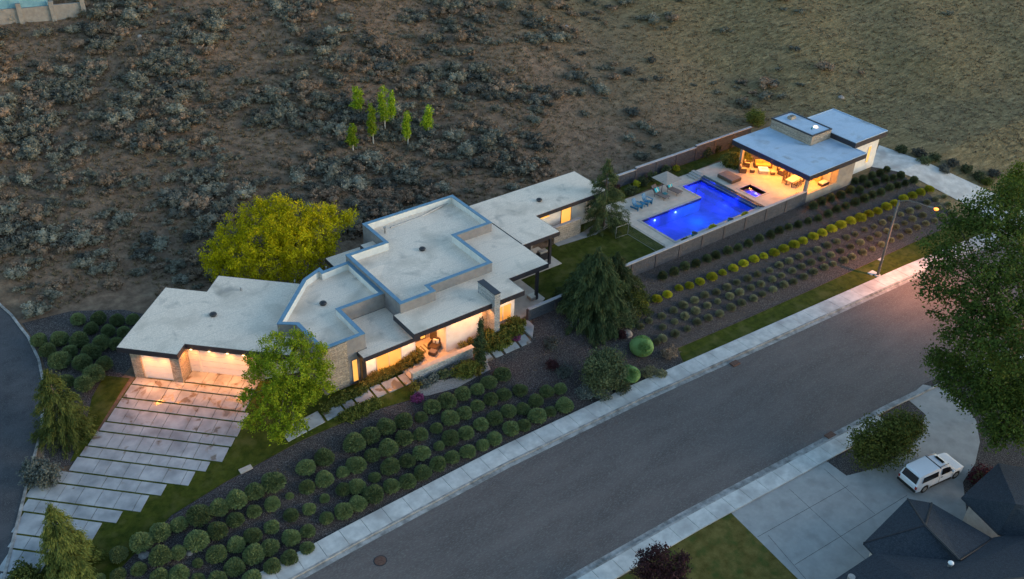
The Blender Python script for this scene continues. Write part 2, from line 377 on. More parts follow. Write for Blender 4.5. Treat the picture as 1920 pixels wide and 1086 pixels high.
# ------------------------------------------------------------------ mesh helpers
ORG = {}
class MB:
    def __init__(s): s.v = []; s.f = []; s.mi = []; s.cur = 0
    def add(s, vs, fs):
        o = len(s.v); s.v += [tuple(v) for v in vs]; s.f += [tuple(i+o for i in f) for f in fs]; s.mi += [s.cur]*len(fs)
        return s
    def box(s, x0, x1, y0, y1, z0, z1):
        if x0 > x1: x0, x1 = x1, x0
        if y0 > y1: y0, y1 = y1, y0
        return s.add([(x0,y0,z0),(x1,y0,z0),(x1,y1,z0),(x0,y1,z0),(x0,y0,z1),(x1,y0,z1),(x1,y1,z1),(x0,y1,z1)],
                     [(0,3,2,1),(4,5,6,7),(0,1,5,4),(1,2,6,5),(2,3,7,6),(3,0,4,7)])
    def obox(s, cx, cy, z0, z1, lx, ly, ang):
        c, n = math.cos(ang), math.sin(ang); vs = []
        for z in (z0, z1):
            for a, b in ((-1,-1),(1,-1),(1,1),(-1,1)):
                x, y = a*lx/2, b*ly/2; vs.append((cx+x*c-y*n, cy+x*n+y*c, z))
        return s.add(vs, [(0,3,2,1),(4,5,6,7),(0,1,5,4),(1,2,6,5),(2,3,7,6),(3,0,4,7)])
    def wall(s, p, q, z0, z1, t=0.2, side=1):
        """vertical slab from p to q; its thickness goes to the left of p->q when side is 1"""
        dx, dy = q[0]-p[0], q[1]-p[1]; l = math.hypot(dx, dy); nx, ny = -dy/l*t*side, dx/l*t*side
        P = [(p[0],p[1]),(q[0],q[1]),(q[0]+nx,q[1]+ny),(p[0]+nx,p[1]+ny)]
        if side < 0: P = P[::-1]
        return s.prism(P, z0, z1)
    def prism(s, poly, z0, z1):
        n = len(poly)
        a = sum(poly[i][0]*poly[(i+1)%n][1]-poly[(i+1)%n][0]*poly[i][1] for i in range(n))
        if a < 0: poly = poly[::-1]
        vs = [(p[0],p[1],z0) for p in poly]+[(p[0],p[1],z1) for p in poly]
        return s.add(vs, [tuple(range(n-1,-1,-1)), tuple(range(n,2*n))]+[(i,(i+1)%n,n+(i+1)%n,n+i) for i in range(n)])
    def tube(s, pts, r, seg=8, cap=True):
        pts = [Vector(p) for p in pts]; rs = r if isinstance(r, (list, tuple)) else [r]*len(pts)
        o = []; 
        for i, p in enumerate(pts):
            d = (pts[min(i+1, len(pts)-1)]-pts[max(i-1, 0)]).normalized()
            a = d.cross(Vector((0,0,1)) if abs(d.z) < .9 else Vector((1,0,0))).normalized(); b = d.cross(a)
            for k in range(seg):
                t = 2*math.pi*k/seg; o.append(p+a*math.cos(t)*rs[i]+b*math.sin(t)*rs[i])
        fs = []
        for i in range(len(pts)-1):
            for k in range(seg):
                fs.append((i*seg+k, i*seg+(k+1)%seg, (i+1)*seg+(k+1)%seg, (i+1)*seg+k))
        if cap: fs += [tuple(range(seg-1,-1,-1)), tuple(range((len(pts)-1)*seg, len(pts)*seg))]
        return s.add(o, fs)
    def cyl(s, x, y, z0, z1, r, seg=16, r2=None):
        return s.tube([(x,y,z0),(x,y,z1)], [r, r if r2 is None else r2], seg)
    def dome(s, x, y, z, r, h, seg=18, rings=5):
        vs = []; fs = []
        for i in range(rings):
            a = math.pi/2*i/rings
            for k in range(seg):
                t = 2*math.pi*k/seg; vs.append((x+r*math.cos(a)*math.cos(t), y+r*math.cos(a)*math.sin(t), z+h*math.sin(a)))
        vs.append((x, y, z+h)); n = len(vs)-1
        for i in range(rings-1):
            for k in range(seg): fs.append((i*seg+k, i*seg+(k+1)%seg, (i+1)*seg+(k+1)%seg, (i+1)*seg+k))
        for k in range(seg): fs.append(((rings-1)*seg+k, (rings-1)*seg+(k+1)%seg, n))
        return s.add(vs, fs)
    def build(s, name, m, parent=None, local=False, bevel=0.0, smooth=False):
        me = bpy.data.meshes.new(name)
        o3 = Vector((0,0,0))
        if parent is not None and not local: o3 = ORG.get(parent.name, Vector((0,0,0)))
        me.from_pydata([(v[0]-o3.x, v[1]-o3.y, v[2]-o3.z) for v in s.v], [], s.f)
        if bevel:
            bm = bmesh.new(); bm.from_mesh(me)
            bmesh.ops.bevel(bm, geom=[e for e in bm.edges], offset=bevel, segments=2, affect='EDGES', profile=.6)
            bm.to_mesh(me); bm.free()
        if smooth:
            for p in me.polygons: p.use_smooth = True
        return link(name, me, m, parent, o3)

def link(name, me, m, parent=None, o3=None):
    for x in (m if isinstance(m, (list, tuple)) else [m]): me.materials.append(MATS[x])
    o = bpy.data.objects.new(name, me); COL.objects.link(o)
    if parent is not None: o.parent = parent
    ORG[o.name] = o3 if o3 is not None else Vector((0,0,0))
    return o

def tag(o, label, cat, group=None):
    o['label'] = label; o['category'] = cat
    if group: o['group'] = group
    return o
def thing(name, label, cat, loc=(0,0,0), rz=0.0, group=None):
    o = bpy.data.objects.new(name, None); COL.objects.link(o); o.empty_display_size = .3
    o.location = loc; o.rotation_euler = (0,0,rz); ORG[o.name] = Vector(loc)
    return tag(o, label, cat, group)
def struct(o, kind='structure'): o['kind'] = kind; return o
def copy_tree(o, parent=None):
    c = o.copy(); COL.objects.link(c)
    if parent is not None: c.parent = parent
    for ch in list(o.children): copy_tree(ch, c)
    return c

def sheet(name, poly, m, off=0.03, kind='structure', cut=True, holes=None, skirt=0.0):
    """a surface lying on the terrain, off metres above it"""
    bm = bmesh.new()
    vs = [bm.verts.new((p[0], p[1], 0)) for p in poly]; f = bm.faces.new(vs)
    f.normal_update()
    if f.normal.z < 0: f.normal_flip()
    bmesh.ops.triangulate(bm, faces=bm.faces[:], ngon_method='EAR_CLIP')
    if cut:
        xs = [p[0] for p in poly]; ys = [p[1] for p in poly]
        def bis(co, no):
            bmesh.ops.bisect_plane(bm, geom=bm.verts[:]+bm.edges[:]+bm.faces[:], dist=1e-5, plane_co=co, plane_no=no)
        for k in range(math.ceil(min(xs)), math.floor(max(xs))+1): bis((k,0,0),(1,0,0))
        for k in range(math.ceil(min(ys)), math.floor(max(ys))+1): bis((0,k,0),(0,1,0))
        ds = [p[0]-p[1] for p in poly]
        for k in range(math.ceil(min(ds)), math.floor(max(ds))+1): bis((k,0,0),(1,-1,0))
    for v in bm.verts: v.co.z = hm(v.co.x, v.co.y)+off
    if skirt:
        be = [e for e in bm.edges if e.is_boundary]
        r = bmesh.ops.extrude_edge_only(bm, edges=be)
        for g in r['geom']:
            if isinstance(g, bmesh.types.BMVert): g.co.z -= skirt
    bmesh.ops.recalc_face_normals(bm, faces=bm.faces[:])
    if sum(f.normal.z for f in bm.faces) < 0: bmesh.ops.reverse_faces(bm, faces=bm.faces[:])
    me = bpy.data.meshes.new(name); bm.to_mesh(me); bm.free()
    o = link(name, me, m)
    if kind: o['kind'] = kind
    return o

# ---- leaf clouds (numpy)
def mesh_np(name, V, Fq, tint, m, parent=None, k=4):
    me = bpy.data.meshes.new(name)
    V = np.asarray(V, np.float32); Fq = np.asarray(Fq, np.int32)
    me.vertices.add(len(V)); me.vertices.foreach_set('co', V.ravel())
    me.loops.add(Fq.size); me.loops.foreach_set('vertex_index', Fq.ravel())
    me.polygons.add(len(Fq)); me.polygons.foreach_set('loop_start', np.arange(0, Fq.size, k, dtype=np.int32))
    me.update(calc_edges=True)
    a = me.attributes.new('tint', 'FLOAT', 'POINT'); a.data.foreach_set('value', np.asarray(tint, np.float32))
    return link(name, me, m, parent) if m else me

def unit(n, rng):
    d = rng.normal(size=(n, 3)); return d/np.linalg.norm(d, axis=1, keepdims=True)

def leaves(C, rng, size, aspect=.55, tilt=None, jitter=.35):
    """rhombic leaf per centre -> V, F"""
    n = len(C)
    u = unit(n, rng)
    if tilt is not None: u = u*(1-.75) + tilt*.75; u /= np.linalg.norm(u, axis=1, keepdims=True)
    w = unit(n, rng); v = np.cross(u, w); v /= np.linalg.norm(v, axis=1, keepdims=True)
    s = size*(1+jitter*rng.uniform(-1, 1, (n, 1)))
    V = np.stack([C-u*s, C+v*s*aspect, C+u*s, C-v*s*aspect], 1).reshape(-1, 3)
    return V, np.arange(4*n).reshape(-1, 4)

def blob_points(blobs, n, rng, shell=.55, lump=.18):
    B = np.array(blobs, float)   # x y z rx ry rz
    w = (B[:,3]*B[:,4]*B[:,5])**(2/3); idx = rng.choice(len(B), n, p=w/w.sum())
    d = unit(n, rng)
    ph = idx*1.7
    lum = 1 + lump*(np.sin(d[:,0]*5+ph)+np.sin(d[:,1]*6+ph*2)+np.sin(d[:,2]*5-ph))/1.5
    rr = (shell + (1-shell)*rng.uniform(0, 1, n)**.6)*lum
    return B[idx,:3] + d*rr[:,None]*B[idx,3:6], idx, d, rr

def clumped(C, n_cl, rng, spread, per):
    """sub-clumps around chosen centres"""
    i = rng.integers(0, len(C), n_cl)
    P = np.repeat(C[i], per, 0) + rng.normal(size=(n_cl*per, 3))*spread
    return P, np.repeat(np.arange(n_cl), per)

def crown(name, blobs, n_clump, per, spread, leaf, m, parent, seed, drop=0.0, aspect=.55, shell=.6, lump=.18):
    rng = np.random.default_rng(seed)
    C, idx, d, rr = blob_points(blobs, n_clump, rng, shell, lump)
    P = np.repeat(C, per, 0) + rng.normal(size=(n_clump*per, 3))*spread
    ct = np.repeat(rng.uniform(0, 1, n_clump), per)
    P[:,2] -= drop*np.abs(rng.normal(size=len(P)))
    V, Fq = leaves(P, rng, leaf, aspect)
    t = np.clip(ct*.7 + rng.uniform(0, .3, len(P)), 0, 1)
    o3 = ORG.get(parent.name, Vector((0,0,0))) if parent else Vector((0,0,0))
    V = V - np.array([o3.x, o3.y, o3.z])
    o = mesh_np(name, V, Fq, np.repeat(t, 4), m, parent); ORG[o.name] = o3
    return o

def trunk_limbs(parent, base, top, r0, limbs, m='bark', name='trunk'):
    mb = MB(); base = Vector(base); top = Vector(top)
    mid = base.lerp(top, .5)+Vector((.1*r0, -.1*r0, 0))
    mb.tube([base-Vector((0,0,.3)), base+Vector((0,0,.3)), mid, top], [r0*1.25, r0, r0*.75, r0*.4], 10)
    for e in limbs:
        e = Vector(e); s = base.lerp(top, rnd.uniform(.4, .9)); md = s.lerp(e, .5)+Vector((0,0,.3))
        mb.tube([s, md, e], [r0*.45, r0*.28, r0*.08], 6)
    return mb.build(name, m, parent, smooth=True)

# ------------------------------------------------------------------ ground
def terrain():
    xs = [-400, -200, -100, -60, -40]+list(range(-30, 175))+[180, 190, 200, 220, 250, 300, 400, 600]
    ys = [-200, -80, -30, -10, 0]+list(range(8, 190))+[195, 200, 210, 225, 250, 290, 350, 450, 700]
    V = []; Fs = []
    for y in ys:
        for x in xs: V.append((x, y, hv(x, y)))
    nx = len(xs)
    for j in range(len(ys)-1):
        for i in range(nx-1):
            if (67 <= xs[i] < 81 and 58 <= ys[j] < 68) or (81 <= xs[i] < 84 and 60 <= ys[j] < 63): continue
            a = j*nx+i; Fs += [(a, a+1, a+nx+1), (a, a+nx+1, a+nx)]
    me = bpy.data.meshes.new('ground'); me.from_pydata(V, [], Fs)
    struct(link('ground', me, 'hillside'))
terrain()

def lerpx(tab, x):
    for (x0, y0), (x1, y1) in zip(tab, tab[1:]):
        if x <= x1: return y0+(y1-y0)*(x-x0)/(x1-x0)
    return tab[-1][1]
RT = [(-60, 43.2), (-10, 44.6), (12, 45.4), (20, 45.7), (34, 45.95), (49, 45.55), (63, 44.75), (75, 44.1), (88, 43.4), (110, 41.6), (150, 37), (220, 26)]
RB = [(-60, 30.2), (0, 32.0), (31, 32.4), (42, 32.0), (55, 31.15), (66, 30.45), (72, 29.85), (95, 27.8), (150, 21), (220, 10)]
def strip(name, f0, f1, m, off, x0=-60, x1=220, step=2, z=-2.5, skirt=.0):
    mb = MB(); n = int((x1-x0)/step)
    P = []
    for i in range(n+1):
        x = x0+i*step; P.append(((x, f0(x)), (x, f1(x))))
    for (a, b), (c, d) in zip(P, P[1:]):
        mb.add([(a[0],a[1],z+off-skirt),(c[0],c[1],z+off-skirt),(d[0],d[1],z+off-skirt),(b[0],b[1],z+off-skirt),
                (a[0],a[1],z+off),(c[0],c[1],z+off),(d[0],d[1],z+off),(b[0],b[1],z+off)],
               [(4,7,6,5)[::-1] if False else (4,5,6,7), (0,1,5,4), (2,3,7,6)] if skirt else [(4,5,6,7)])
    return struct(mb.build(name, m))
yt = lambda x: lerpx(RT, x)
yb = lambda x: lerpx(RB, x)
strip('road', lambda x: yb(x)-.3, lambda x: yt(x)-2.2, 'asphalt', .02)
strip('gutter', lambda x: yt(x)-2.30, lambda x: yt(x)-1.86, 'gutter_concrete', .03)
strip('gutter', lambda x: yb(x)-.35, lambda x: yb(x)+.10, 'gutter_concrete', .03)
strip('kerb', lambda x: yt(x)-1.87, lambda x: yt(x)-1.70, 'gutter_concrete', .15, skirt=.14)
strip('kerb', lambda x: yb(x)-.52, lambda x: yb(x)-.34, 'gutter_concrete', .15, skirt=.14)
def walk(name, f0, f1, x0, x1, L):
    mb = MB(); x = x0
    while x < x1:
        e = x+L-.035
        k = .0 
        P = [(x, f0(x)), (e, f0(e)), (e-k, f1(e)), (x-k, f1(x))]
        mb.prism(P, -2.52, -2.5+.155+rnd.uniform(-.004, .004)); x += L
    return struct(mb.build(name, 'concrete'))
walk('sidewalk', lambda x: yt(x)-1.69, lambda x: yt(x), -60, 220, 1.85)
walk('sidewalk', lambda x: yb(x)-2.0, lambda x: yb(x)-.53, -60, 62.6, 1.85)
walk('sidewalk', lambda x: yb(x)-2.0, lambda x: yb(x)-.53, 76, 220, 1.85)
strip('sidewalk_bed', lambda x: yt(x)-1.69, lambda x: yt(x), 'concrete_dull', .10)

# side street on the left
SE = [(-60, 20), (-12, 44.5), (-1.9, 54.2), (2.2, 62.9), (4.4, 67.4), (6.0, 72.6), (6.5, 76), (6.6, 80), (6.2, 84), (4.9, 89), (1.5, 96), (-6, 104), (-20, 112)]
poly = SE+[(-60, 112), (-60, 43)]
sheet('side_street', [(x, y) for x, y in SE[1:]]+[(-26, 112), (-26, 44.5)], 'dark_asphalt', .05)
mb = MB()
for (p, q) in zip(SE[2:], SE[3:]):
    n = max(2, int(math.dist(p, q)/1))
    for k in range(n):
        a = [p[i]+(q[i]-p[i])*k/n for i in (0, 1)]; b = [p[i]+(q[i]-p[i])*(k+1)/n for i in (0, 1)]
        dx, dy = b[0]-a[0], b[1]-a[1]; l = math.hypot(dx, dy); nx, ny = dy/l*.22, -dx/l*.22
        vs = [(a[0],a[1]), (b[0],b[1]), (b[0]+nx,b[1]+ny), (a[0]+nx,a[1]+ny)]
        mb.add([(x, y, hm(x, y)-.05) for x, y in vs]+[(x, y, hm(x, y)+.14) for x, y in vs], [(4,7,6,5), (0,4,5,1), (1,5,6,2), (2,6,7,3), (3,7,4,0)])
struct(mb.build('side_kerb', 'gutter_concrete'))

# beds and lawns (lowest to highest)
bank = [(7.5, 70.5), (5.0, 64.5)]
BED = [(-6.0, 49.0), (4.2, 50.3), (9.8, 53.1), (14.1, 53.6), (20.5, 53.95), (26.8, 53.9), (31.2, 53.3), (32.4, 54.9), (38.0, 54.9), (38.6, 53.7), (44.0, 54.0),
       (46.0, 56.5), (58, 56.4), (98, 56.4), (101.2, 57.9), (102.2, 58.0), (102.9, 50.5), (102.7, 45.6), (98, 45.7)] + \
      [(90, 45.95), (75, 46.3), (65, 46.65), (56.3, 47.1), (55.2, 45.1)] + [(x, lerpx(RT, x)+.01) for x in (49, 42, 34, 27, 20, 12, 4, -4, -12)]
sheet('gravel_bed', BED, 'mulch', .035)
sheet('gravel_bed', [(6.4, 71.5), (6.9, 76), (7.0, 80), (6.8, 82.5), (11, 82), (15, 79.5), (17.9, 75.6), (11.6, 69.4), (9.5, 67.0), (8.0, 64.9), (5.5, 62.2), (3.4, 62.9), (4.8, 67.4)], 'mulch', .035)
sheet('lawn', [(97.9, 45.7), (97.9, 43.0)] + [(x, lerpx(RT, x)+.01) for x in (88, 75, 63, 55.4)] + [(56.4, 47.0), (65, 46.6), (75, 46.25), (90, 45.9)], 'lawn', .05)
sheet('lawn', [(98, 45.65), (118, 43.2), (118, 40.95), (110, 41.7), (98, 42.8)], 'lawn', .05)
sheet('lawn', [(12.7, 68.9), (15.6, 66.1), (17.2, 67.4), (21.0, 63.6), (24.7, 59.5), (24.8, 57.5), (31.5, 57.0), (31.6, 54.9), (32.4, 54.7), (31.2, 53.3), (26.8, 53.9), (20.5, 54.0), (14.1, 53.65), (9.8, 53.1), (4.2, 50.3),
               (0.0, 49.2), (-7, 48.2), (-1.8, 54.2), (2.0, 62.0), (5.2, 61.6)], 'lawn', .055)
sheet('lawn', [(12.2, 69.0), (10.6, 67.3), (7.6, 64.2), (6.0, 62.5), (5.3, 62.6), (7.4, 65.6), (8.9, 68.6), (10.6, 70.6)], 'lawn', .05)
sheet('lawn', [(45.6, 56.7), (86, 56.7), (86, 57.4), (65.7, 57.4), (65.7, 68.9), (85.5, 69.8), (92, 70), (92, 71.5), (59.8, 71.5), (58.6, 66.6), (56, 65.7), (49, 65.5), (45, 60)], 'lawn', .045)
sheet('gravel_path', [(56.2, 65.75), (60.4, 65.95), (65.5, 67.3), (65.5, 65.6), (61.2, 64.7), (56.2, 65.1)], 'concrete_dull', .06)
# pale gravel by the low garden wall
g = [T(*p) for p in zz(440, 480, 3, [(1000, 700), (1190, 700), (1330, 660), (1420, 600), (1440, 640), (1250, 745), (1080, 790), (1010, 780)])]
sheet('gravel', [(p.x, p.y) for p in g], 'pale_gravel', .055)
# south side of the road
def PX(pts): return [(p.x, p.y) for p in (at(x, y, -2.5) for x, y in pts)]
sheet('lawn', PX([(1369, 961), (1507, 1086), (1530, 1140), (1050, 1140), (1160, 1086), (1300, 1000)]), 'dry_lawn', .05, cut=False)
DR = [(1369, 961), (1546, 863), (1587, 893), (1645, 878), (1692, 850), (1724, 815), (1735, 778), (1700, 748), (1730, 722), (1775, 730), (1808, 755), (1830, 790), (1837, 830), (1828, 870), (1805, 905), (1812, 960), (1880, 1000), (1960, 1060), (1960, 1150), (1560, 1150)]
sheet('drive', PX(DR), 'concrete_dull', .055, cut=False)
mb = MB()   # joints of the drive
for a, b in (((1440, 1005), (1565, 1150)), ((1480, 918), (1730, 1150)), ((1545, 880), (1640, 965)), ((1420, 1008), (1590, 912)), ((1490, 1060), (1700, 930)), ((1575, 1120), (1640, 1075))):
    p, q = at(*a, -2.5), at(*b, -2.5); d = (q-p).normalized(); n = Vector((-d.y, d.x, 0))*.016
    mb.add([(w.x, w.y, -2.5+.059) for w in (p-n, q-n, q+n, p+n)], [(0,1,2,3)])
struct(mb.build('drive_joint', 'mulch'))
sheet('gravel_bed', PX([(1546, 863), (1587, 893), (1645, 878), (1692, 850), (1724, 815), (1735, 778), (1700, 750), (1640, 790), (1600, 825)]), 'mulch', .05, cut=False)
sheet('gravel_bed', PX([(1700, 735), (1730, 722), (1775, 730), (1808, 755), (1830, 790), (1837, 830), (1828, 870), (1805, 905), (1812, 960), (2000, 960), (2100, 640), (1800, 690)]), 'mulch', .05, cut=False)
# drive to the pool house
_d = [T(*p) for p in ((1635, 314), (1640, 292), (1648, 273), (1722, 300), (1861, 362), (1925, 395), (1900, 440), (1806, 382), (1720, 337), (1665, 319))]
sheet('drive', [(p.x, p.y) for p in _d], 'concrete', .07)

# slab driveway of the house: rows across, grass between
def AB(a, b): return (12.7+(a-b)/1.41421, 68.9-(a+b)/1.41421)
GAP = .16
rows = [(-1.75, .0, 4.35, 10.6), (.02, 1.02, .1, 10.6), (1.02, 2.6, .1, 10.7), (2.6, 3.72, .05, 11.1), (3.72, 5.32, .0, 11.1), (5.32, 6.36, -.1, 11.0), (6.36, 7.96, -.25, 10.9), (7.96, 9.06, -.35, 10.0),
        (9.06, 10.56, -.45, 9.25), (10.56, 11.75, -1.6, 7.6), (11.75, 13.4, -2.4, 6.75), (13.4, 14.6, -2.05, 5.45), (14.6, 16.5, -1.7, 4.45), (16.5, 17.7, -1.25, 3.3), (17.7, 19.6, -.9, 2.2), (19.6, 21.0, -.5, 1.2), (21.0, 22.8, -.2, 1.0)]
mb = MB(); r2 = random.Random(5)
for b0, b1, a0, a1 in rows:
    a = a0
    while a < a1-.2:
        w = r2.choice([1.0, 1.25, 1.5, 1.9]) ; e = min(a+w, a1)
        if a1-e < .6: e = a1
        q = [AB(a+.02, b0+GAP/2), AB(e-.02, b0+GAP/2), AB(e-.02, b1-GAP/2), AB(a+.02, b1-GAP/2)]
        dz = r2.uniform(.085, .1)
        mb.add([(x, y, h0(x, y)-.1) for x, y in q]+[(x, y, h0(x, y)+dz) for x, y in q], [(4,5,6,7)[::-1], (0,1,5,4), (1,2,6,5), (2,3,7,6), (3,0,4,7)])
        a = e
o = mb.build('driveway_slabs', 'slabs'); struct(o)
bm = bmesh.new(); bm.from_mesh(o.data); bmesh.ops.recalc_face_normals(bm, faces=bm.faces[:]); bm.to_mesh(o.data); bm.free()
# stepping slabs along the front, left then right
def pads(xs, y0, y1, skew=0.0):
    mb = MB()
    for a, b in xs:
        ya, yb_ = y0(a), y1(a); yc, yd = y0(b), y1(b)
        q = [(a, ya), (b, yc), (b, yd), (a, yb_)]
        mb.add([(x, y, hm(x, y)-.1) for x, y in q]+[(x, y, hm(x, y)+.12) for x, y in q], [(4,5,6,7), (0,1,5,4), (1,2,6,5), (2,3,7,6), (3,0,4,7)])
    return struct(mb.build('path_slabs', 'slabs'))
pads([(19.9, 21.6), (21.75, 23.3), (23.5, 25.15), (25.35, 26.3), (26.5, 28.05), (28.25, 29.15), (29.35, 30.8), (31.0, 31.65)], lambda x: 54.75-.35*max(0, (25-x))/6, lambda x: 56.1-.25*max(0, (25-x))/6)
pads([(38.2, 39.55), (39.8, 40.65), (40.95, 42.5), (42.75, 43.85)], lambda x: 53.75, lambda x: 54.75)
mb = MB(); mb.prism([(44.05, 53.9), (45.25, 55.2), (45.35, 56.3), (44.3, 56.3), (44.1, 55.2)], -.1, .1); struct(mb.build('path_slabs', 'slabs'))

# ------------------------------------------------------------------ polygon helpers
def inset(poly, d):
    n = len(poly); a = sum(poly[i][0]*poly[(i+1)%n][1]-poly[(i+1)%n][0]*poly[i][1] for i in range(n))
    if a < 0: poly = poly[::-1]
    out = []
    for i in range(n):
        p0, p1, p2 = Vector(poly[i-1]), Vector(poly[i]), Vector(poly[(i+1)%n])
        e1 = (p1-p0).normalized(); e2 = (p2-p1).normalized()
        n1 = Vector((-e1.y, e1.x)); n2 = Vector((-e2.y, e2.x))
        k = (n1+n2); k = k/(1+n1.dot(n2)) if 1+n1.dot(n2) > .1 else n1
        q = p1+k*d; out.append((q.x, q.y))
    return out
def ccw(poly):
    n = len(poly); a = sum(poly[i][0]*poly[(i+1)%n][1]-poly[(i+1)%n][0]*poly[i][1] for i in range(n))
    return poly if a > 0 else poly[::-1]
def ring(mb, poly, d0, d1, z0, z1):
    A, B = inset(ccw(poly), d0), inset(ccw(poly), d1); n = len(A)
    for i in range(n):
        j = (i+1)%n
        vs = [(*A[i], z0), (*A[j], z0), (*B[j], z0), (*B[i], z0), (*A[i], z1), (*A[j], z1), (*B[j], z1), (*B[i], z1)]
        mb.add(vs, [(0,3,2,1), (4,5,6,7), (0,1,5,4), (2,3,7,6)])
    return mb
def slab_roof(root, poly, z, th, membrane='roof_membrane', name='roof', edge=0.0, edgemat='parapet_white', soff=True):
    r = MB().prism(inset(ccw(poly), .05), z-.1, z+.012).build(name, membrane, root)
    ring(MB(), poly, 0, .14, z-th, z+.0).build('fascia', 'fascia', r)
    if edge: ring(MB(), poly, -.01, .10, z+.004, z+edge).build('roof_edge', edgemat, r)
    if soff: MB().prism(inset(ccw(poly), .142), z-th+.03, z-th+.09).build('soffit', 'soffit', r)
    return r
def roof_vent(root, px, py, z, r=.33):
    p = at(px, py, z)
    mb = MB(); mb.cyl(p.x, p.y, z+.0, z+.14, r*.75); mb.dome(p.x, p.y, z+.14, r, .2)
    return mb.build('roof_vent', 'dark_steel', root, smooth=True)
LAMPK = .42
def lamp(x, y, z, w, col=(1.0, .37, .10), r=.2, kind='POINT', spot=None, aim=None):
    l = bpy.data.lights.new('lamp', kind); l.energy = w*LAMPK; l.color = col; l.shadow_soft_size = r
    if spot: l.spot_size = R(spot); l.spot_blend = 1.0
    o = bpy.data.objects.new('lamp_light', l); o.location = (x, y, z); COL.objects.link(o)
    if aim: o.rotation_euler = Vector(aim).to_track_quat('-Z', 'Y').to_euler()
    return o
def window(root, p, q, z0, z1, pane='lit_window', frame='white_stucco', fw=.07, out=.05, mull=0, t=.03, name='window'):
    """window on the wall line p->q (outside is on the right of p->q)"""
    dx, dy = q[0]-p[0], q[1]-p[1]; l = math.hypot(dx, dy); ux, uy = dx/l, dy/l; nx, ny = uy, -ux
    def P(s, o): return (p[0]+ux*s+nx*o, p[1]+uy*s+ny*o)
    def bar(mb, s0, s1, za, zb, o0, o1):
        mb.prism([P(s0, o0), P(s1, o0), P(s1, o1), P(s0, o1)], za, zb)
    f = MB(); bar(f, 0, fw, z0, z1, .003, out); bar(f, l-fw, l, z0, z1, .003, out); bar(f, fw, l-fw, z0, z0+fw, .003, out); bar(f, fw, l-fw, z1-fw, z1, .003, out)
    for k in range(mull):
        s = l*(k+1)/(mull+1); bar(f, s-fw/2, s+fw/2, z0+fw, z1-fw, .004, out-.005)
    w = f.build(name, frame, root)
    g = MB(); bar(g, fw, l-fw, z0+fw, z1-fw, .002, t); g.build('pane', pane, w)
    return w

# ------------------------------------------------------------------ the house
H = thing('modern_house', 'long low modern house with pale flat roofs, blue parapets and a lit angled garage', 'house', (36, 62, 0))
def hb(mb, name, m, **k): return mb.build(name, m, H, **k)
ZC, ZD, ZB, ZR, ZE, ZG, ZF = 4.1, 3.2, 4.75, 5.15, 3.9, 3.4, 3.3
# garage wing
GP = [(11.8, 69.2), (15.58, 65.35), (16.62, 66.4), (23.1, 59.95), (24.78, 61.7), (26.2, 65.6), (28.2, 67.9), (28.6, 69.3), (23.0, 74.85), (21.1, 72.9), (18.3, 75.7)]
slab_roof(H, GP, ZG, .5)
hb(MB().prism([AB(.05, -.12), AB(4.2, -.12), AB(4.2, -1.62), AB(10.9, -1.62), (24.7, 61.5), (28.0, 68.2), (28.0, 69.0), (23.0, 74.1), (21.1, 72.2), (18.2, 75.0)], -.4, ZG-.45), 'wall', 'white_stucco')
def abox(mb, a0, a1, b0, b1, z0, z1): mb.prism([AB(a0, b0), AB(a1, b0), AB(a1, b1), AB(a0, b1)], z0, z1); return mb
for q in ((0, .85, -.9, .08), (3.5, 4.32, -1.5, .08), (9.75, 10.9, -1.9, -1.36)): hb(abox(MB(), *q, -.3, ZG-.44), 'stone_pier', 'ledge_stone')
def garage_door(a0, a1, b, n=4, z0=.08, z1=2.55, name='garage_door'):
    m = MB(); hgt = (z1-z0)/n
    for k in range(n): abox(m, a0, a1, b-.1, b, z0+k*hgt+.03, z0+(k+1)*hgt)
    abox(m, a0, a1, b-.11, b-.06, z0, z1)
    d = hb(m, name, 'garage_door_white')
    f = MB(); abox(f, a0-.12, a0-.003, b-.1, b+.04, 0, z1+.12); abox(f, a1+.003, a1+.12, b-.1, b+.04, 0, z1+.12); abox(f, a0-.003, a1+.003, b-.1, b+.04, z1+.003, z1+.12)
    f.build('door_frame', 'white_stucco', d)
garage_door(.98, 3.37, -.1); garage_door(4.45, 5.1, -1.56, name='side_door'); garage_door(5.35, 9.6, -1.56)
for a, b in ((1.4, .22), (2.9, .22)): abox(MB(), a-.09, a+.09, b-.09, b+.09, ZG-.49, ZG-.475).build('downlight', 'lamp_glow', H)
for a, b in ((5.0, -1.0), (6.6, -1.0), (8.2, -1.0), (9.6, -1.0)): abox(MB(), a-.09, a+.09, b-.09, b+.09, ZG-.49, ZG-.475).build('downlight', 'lamp_glow', H)
for a, b, w in ((1.5, .42, 40), (2.9, .42, 40), (4.9, -1.08, 30), (6.5, -1.08, 36), (8.1, -1.08, 36), (9.6, -1.08, 34)):
    p = AB(a, b); lamp(p[0], p[1], ZG-.56, w*5.6, kind='SPOT', spot=164, r=.15, aim=(-.34, -.34, -1), col=(1.0, .33, .065))
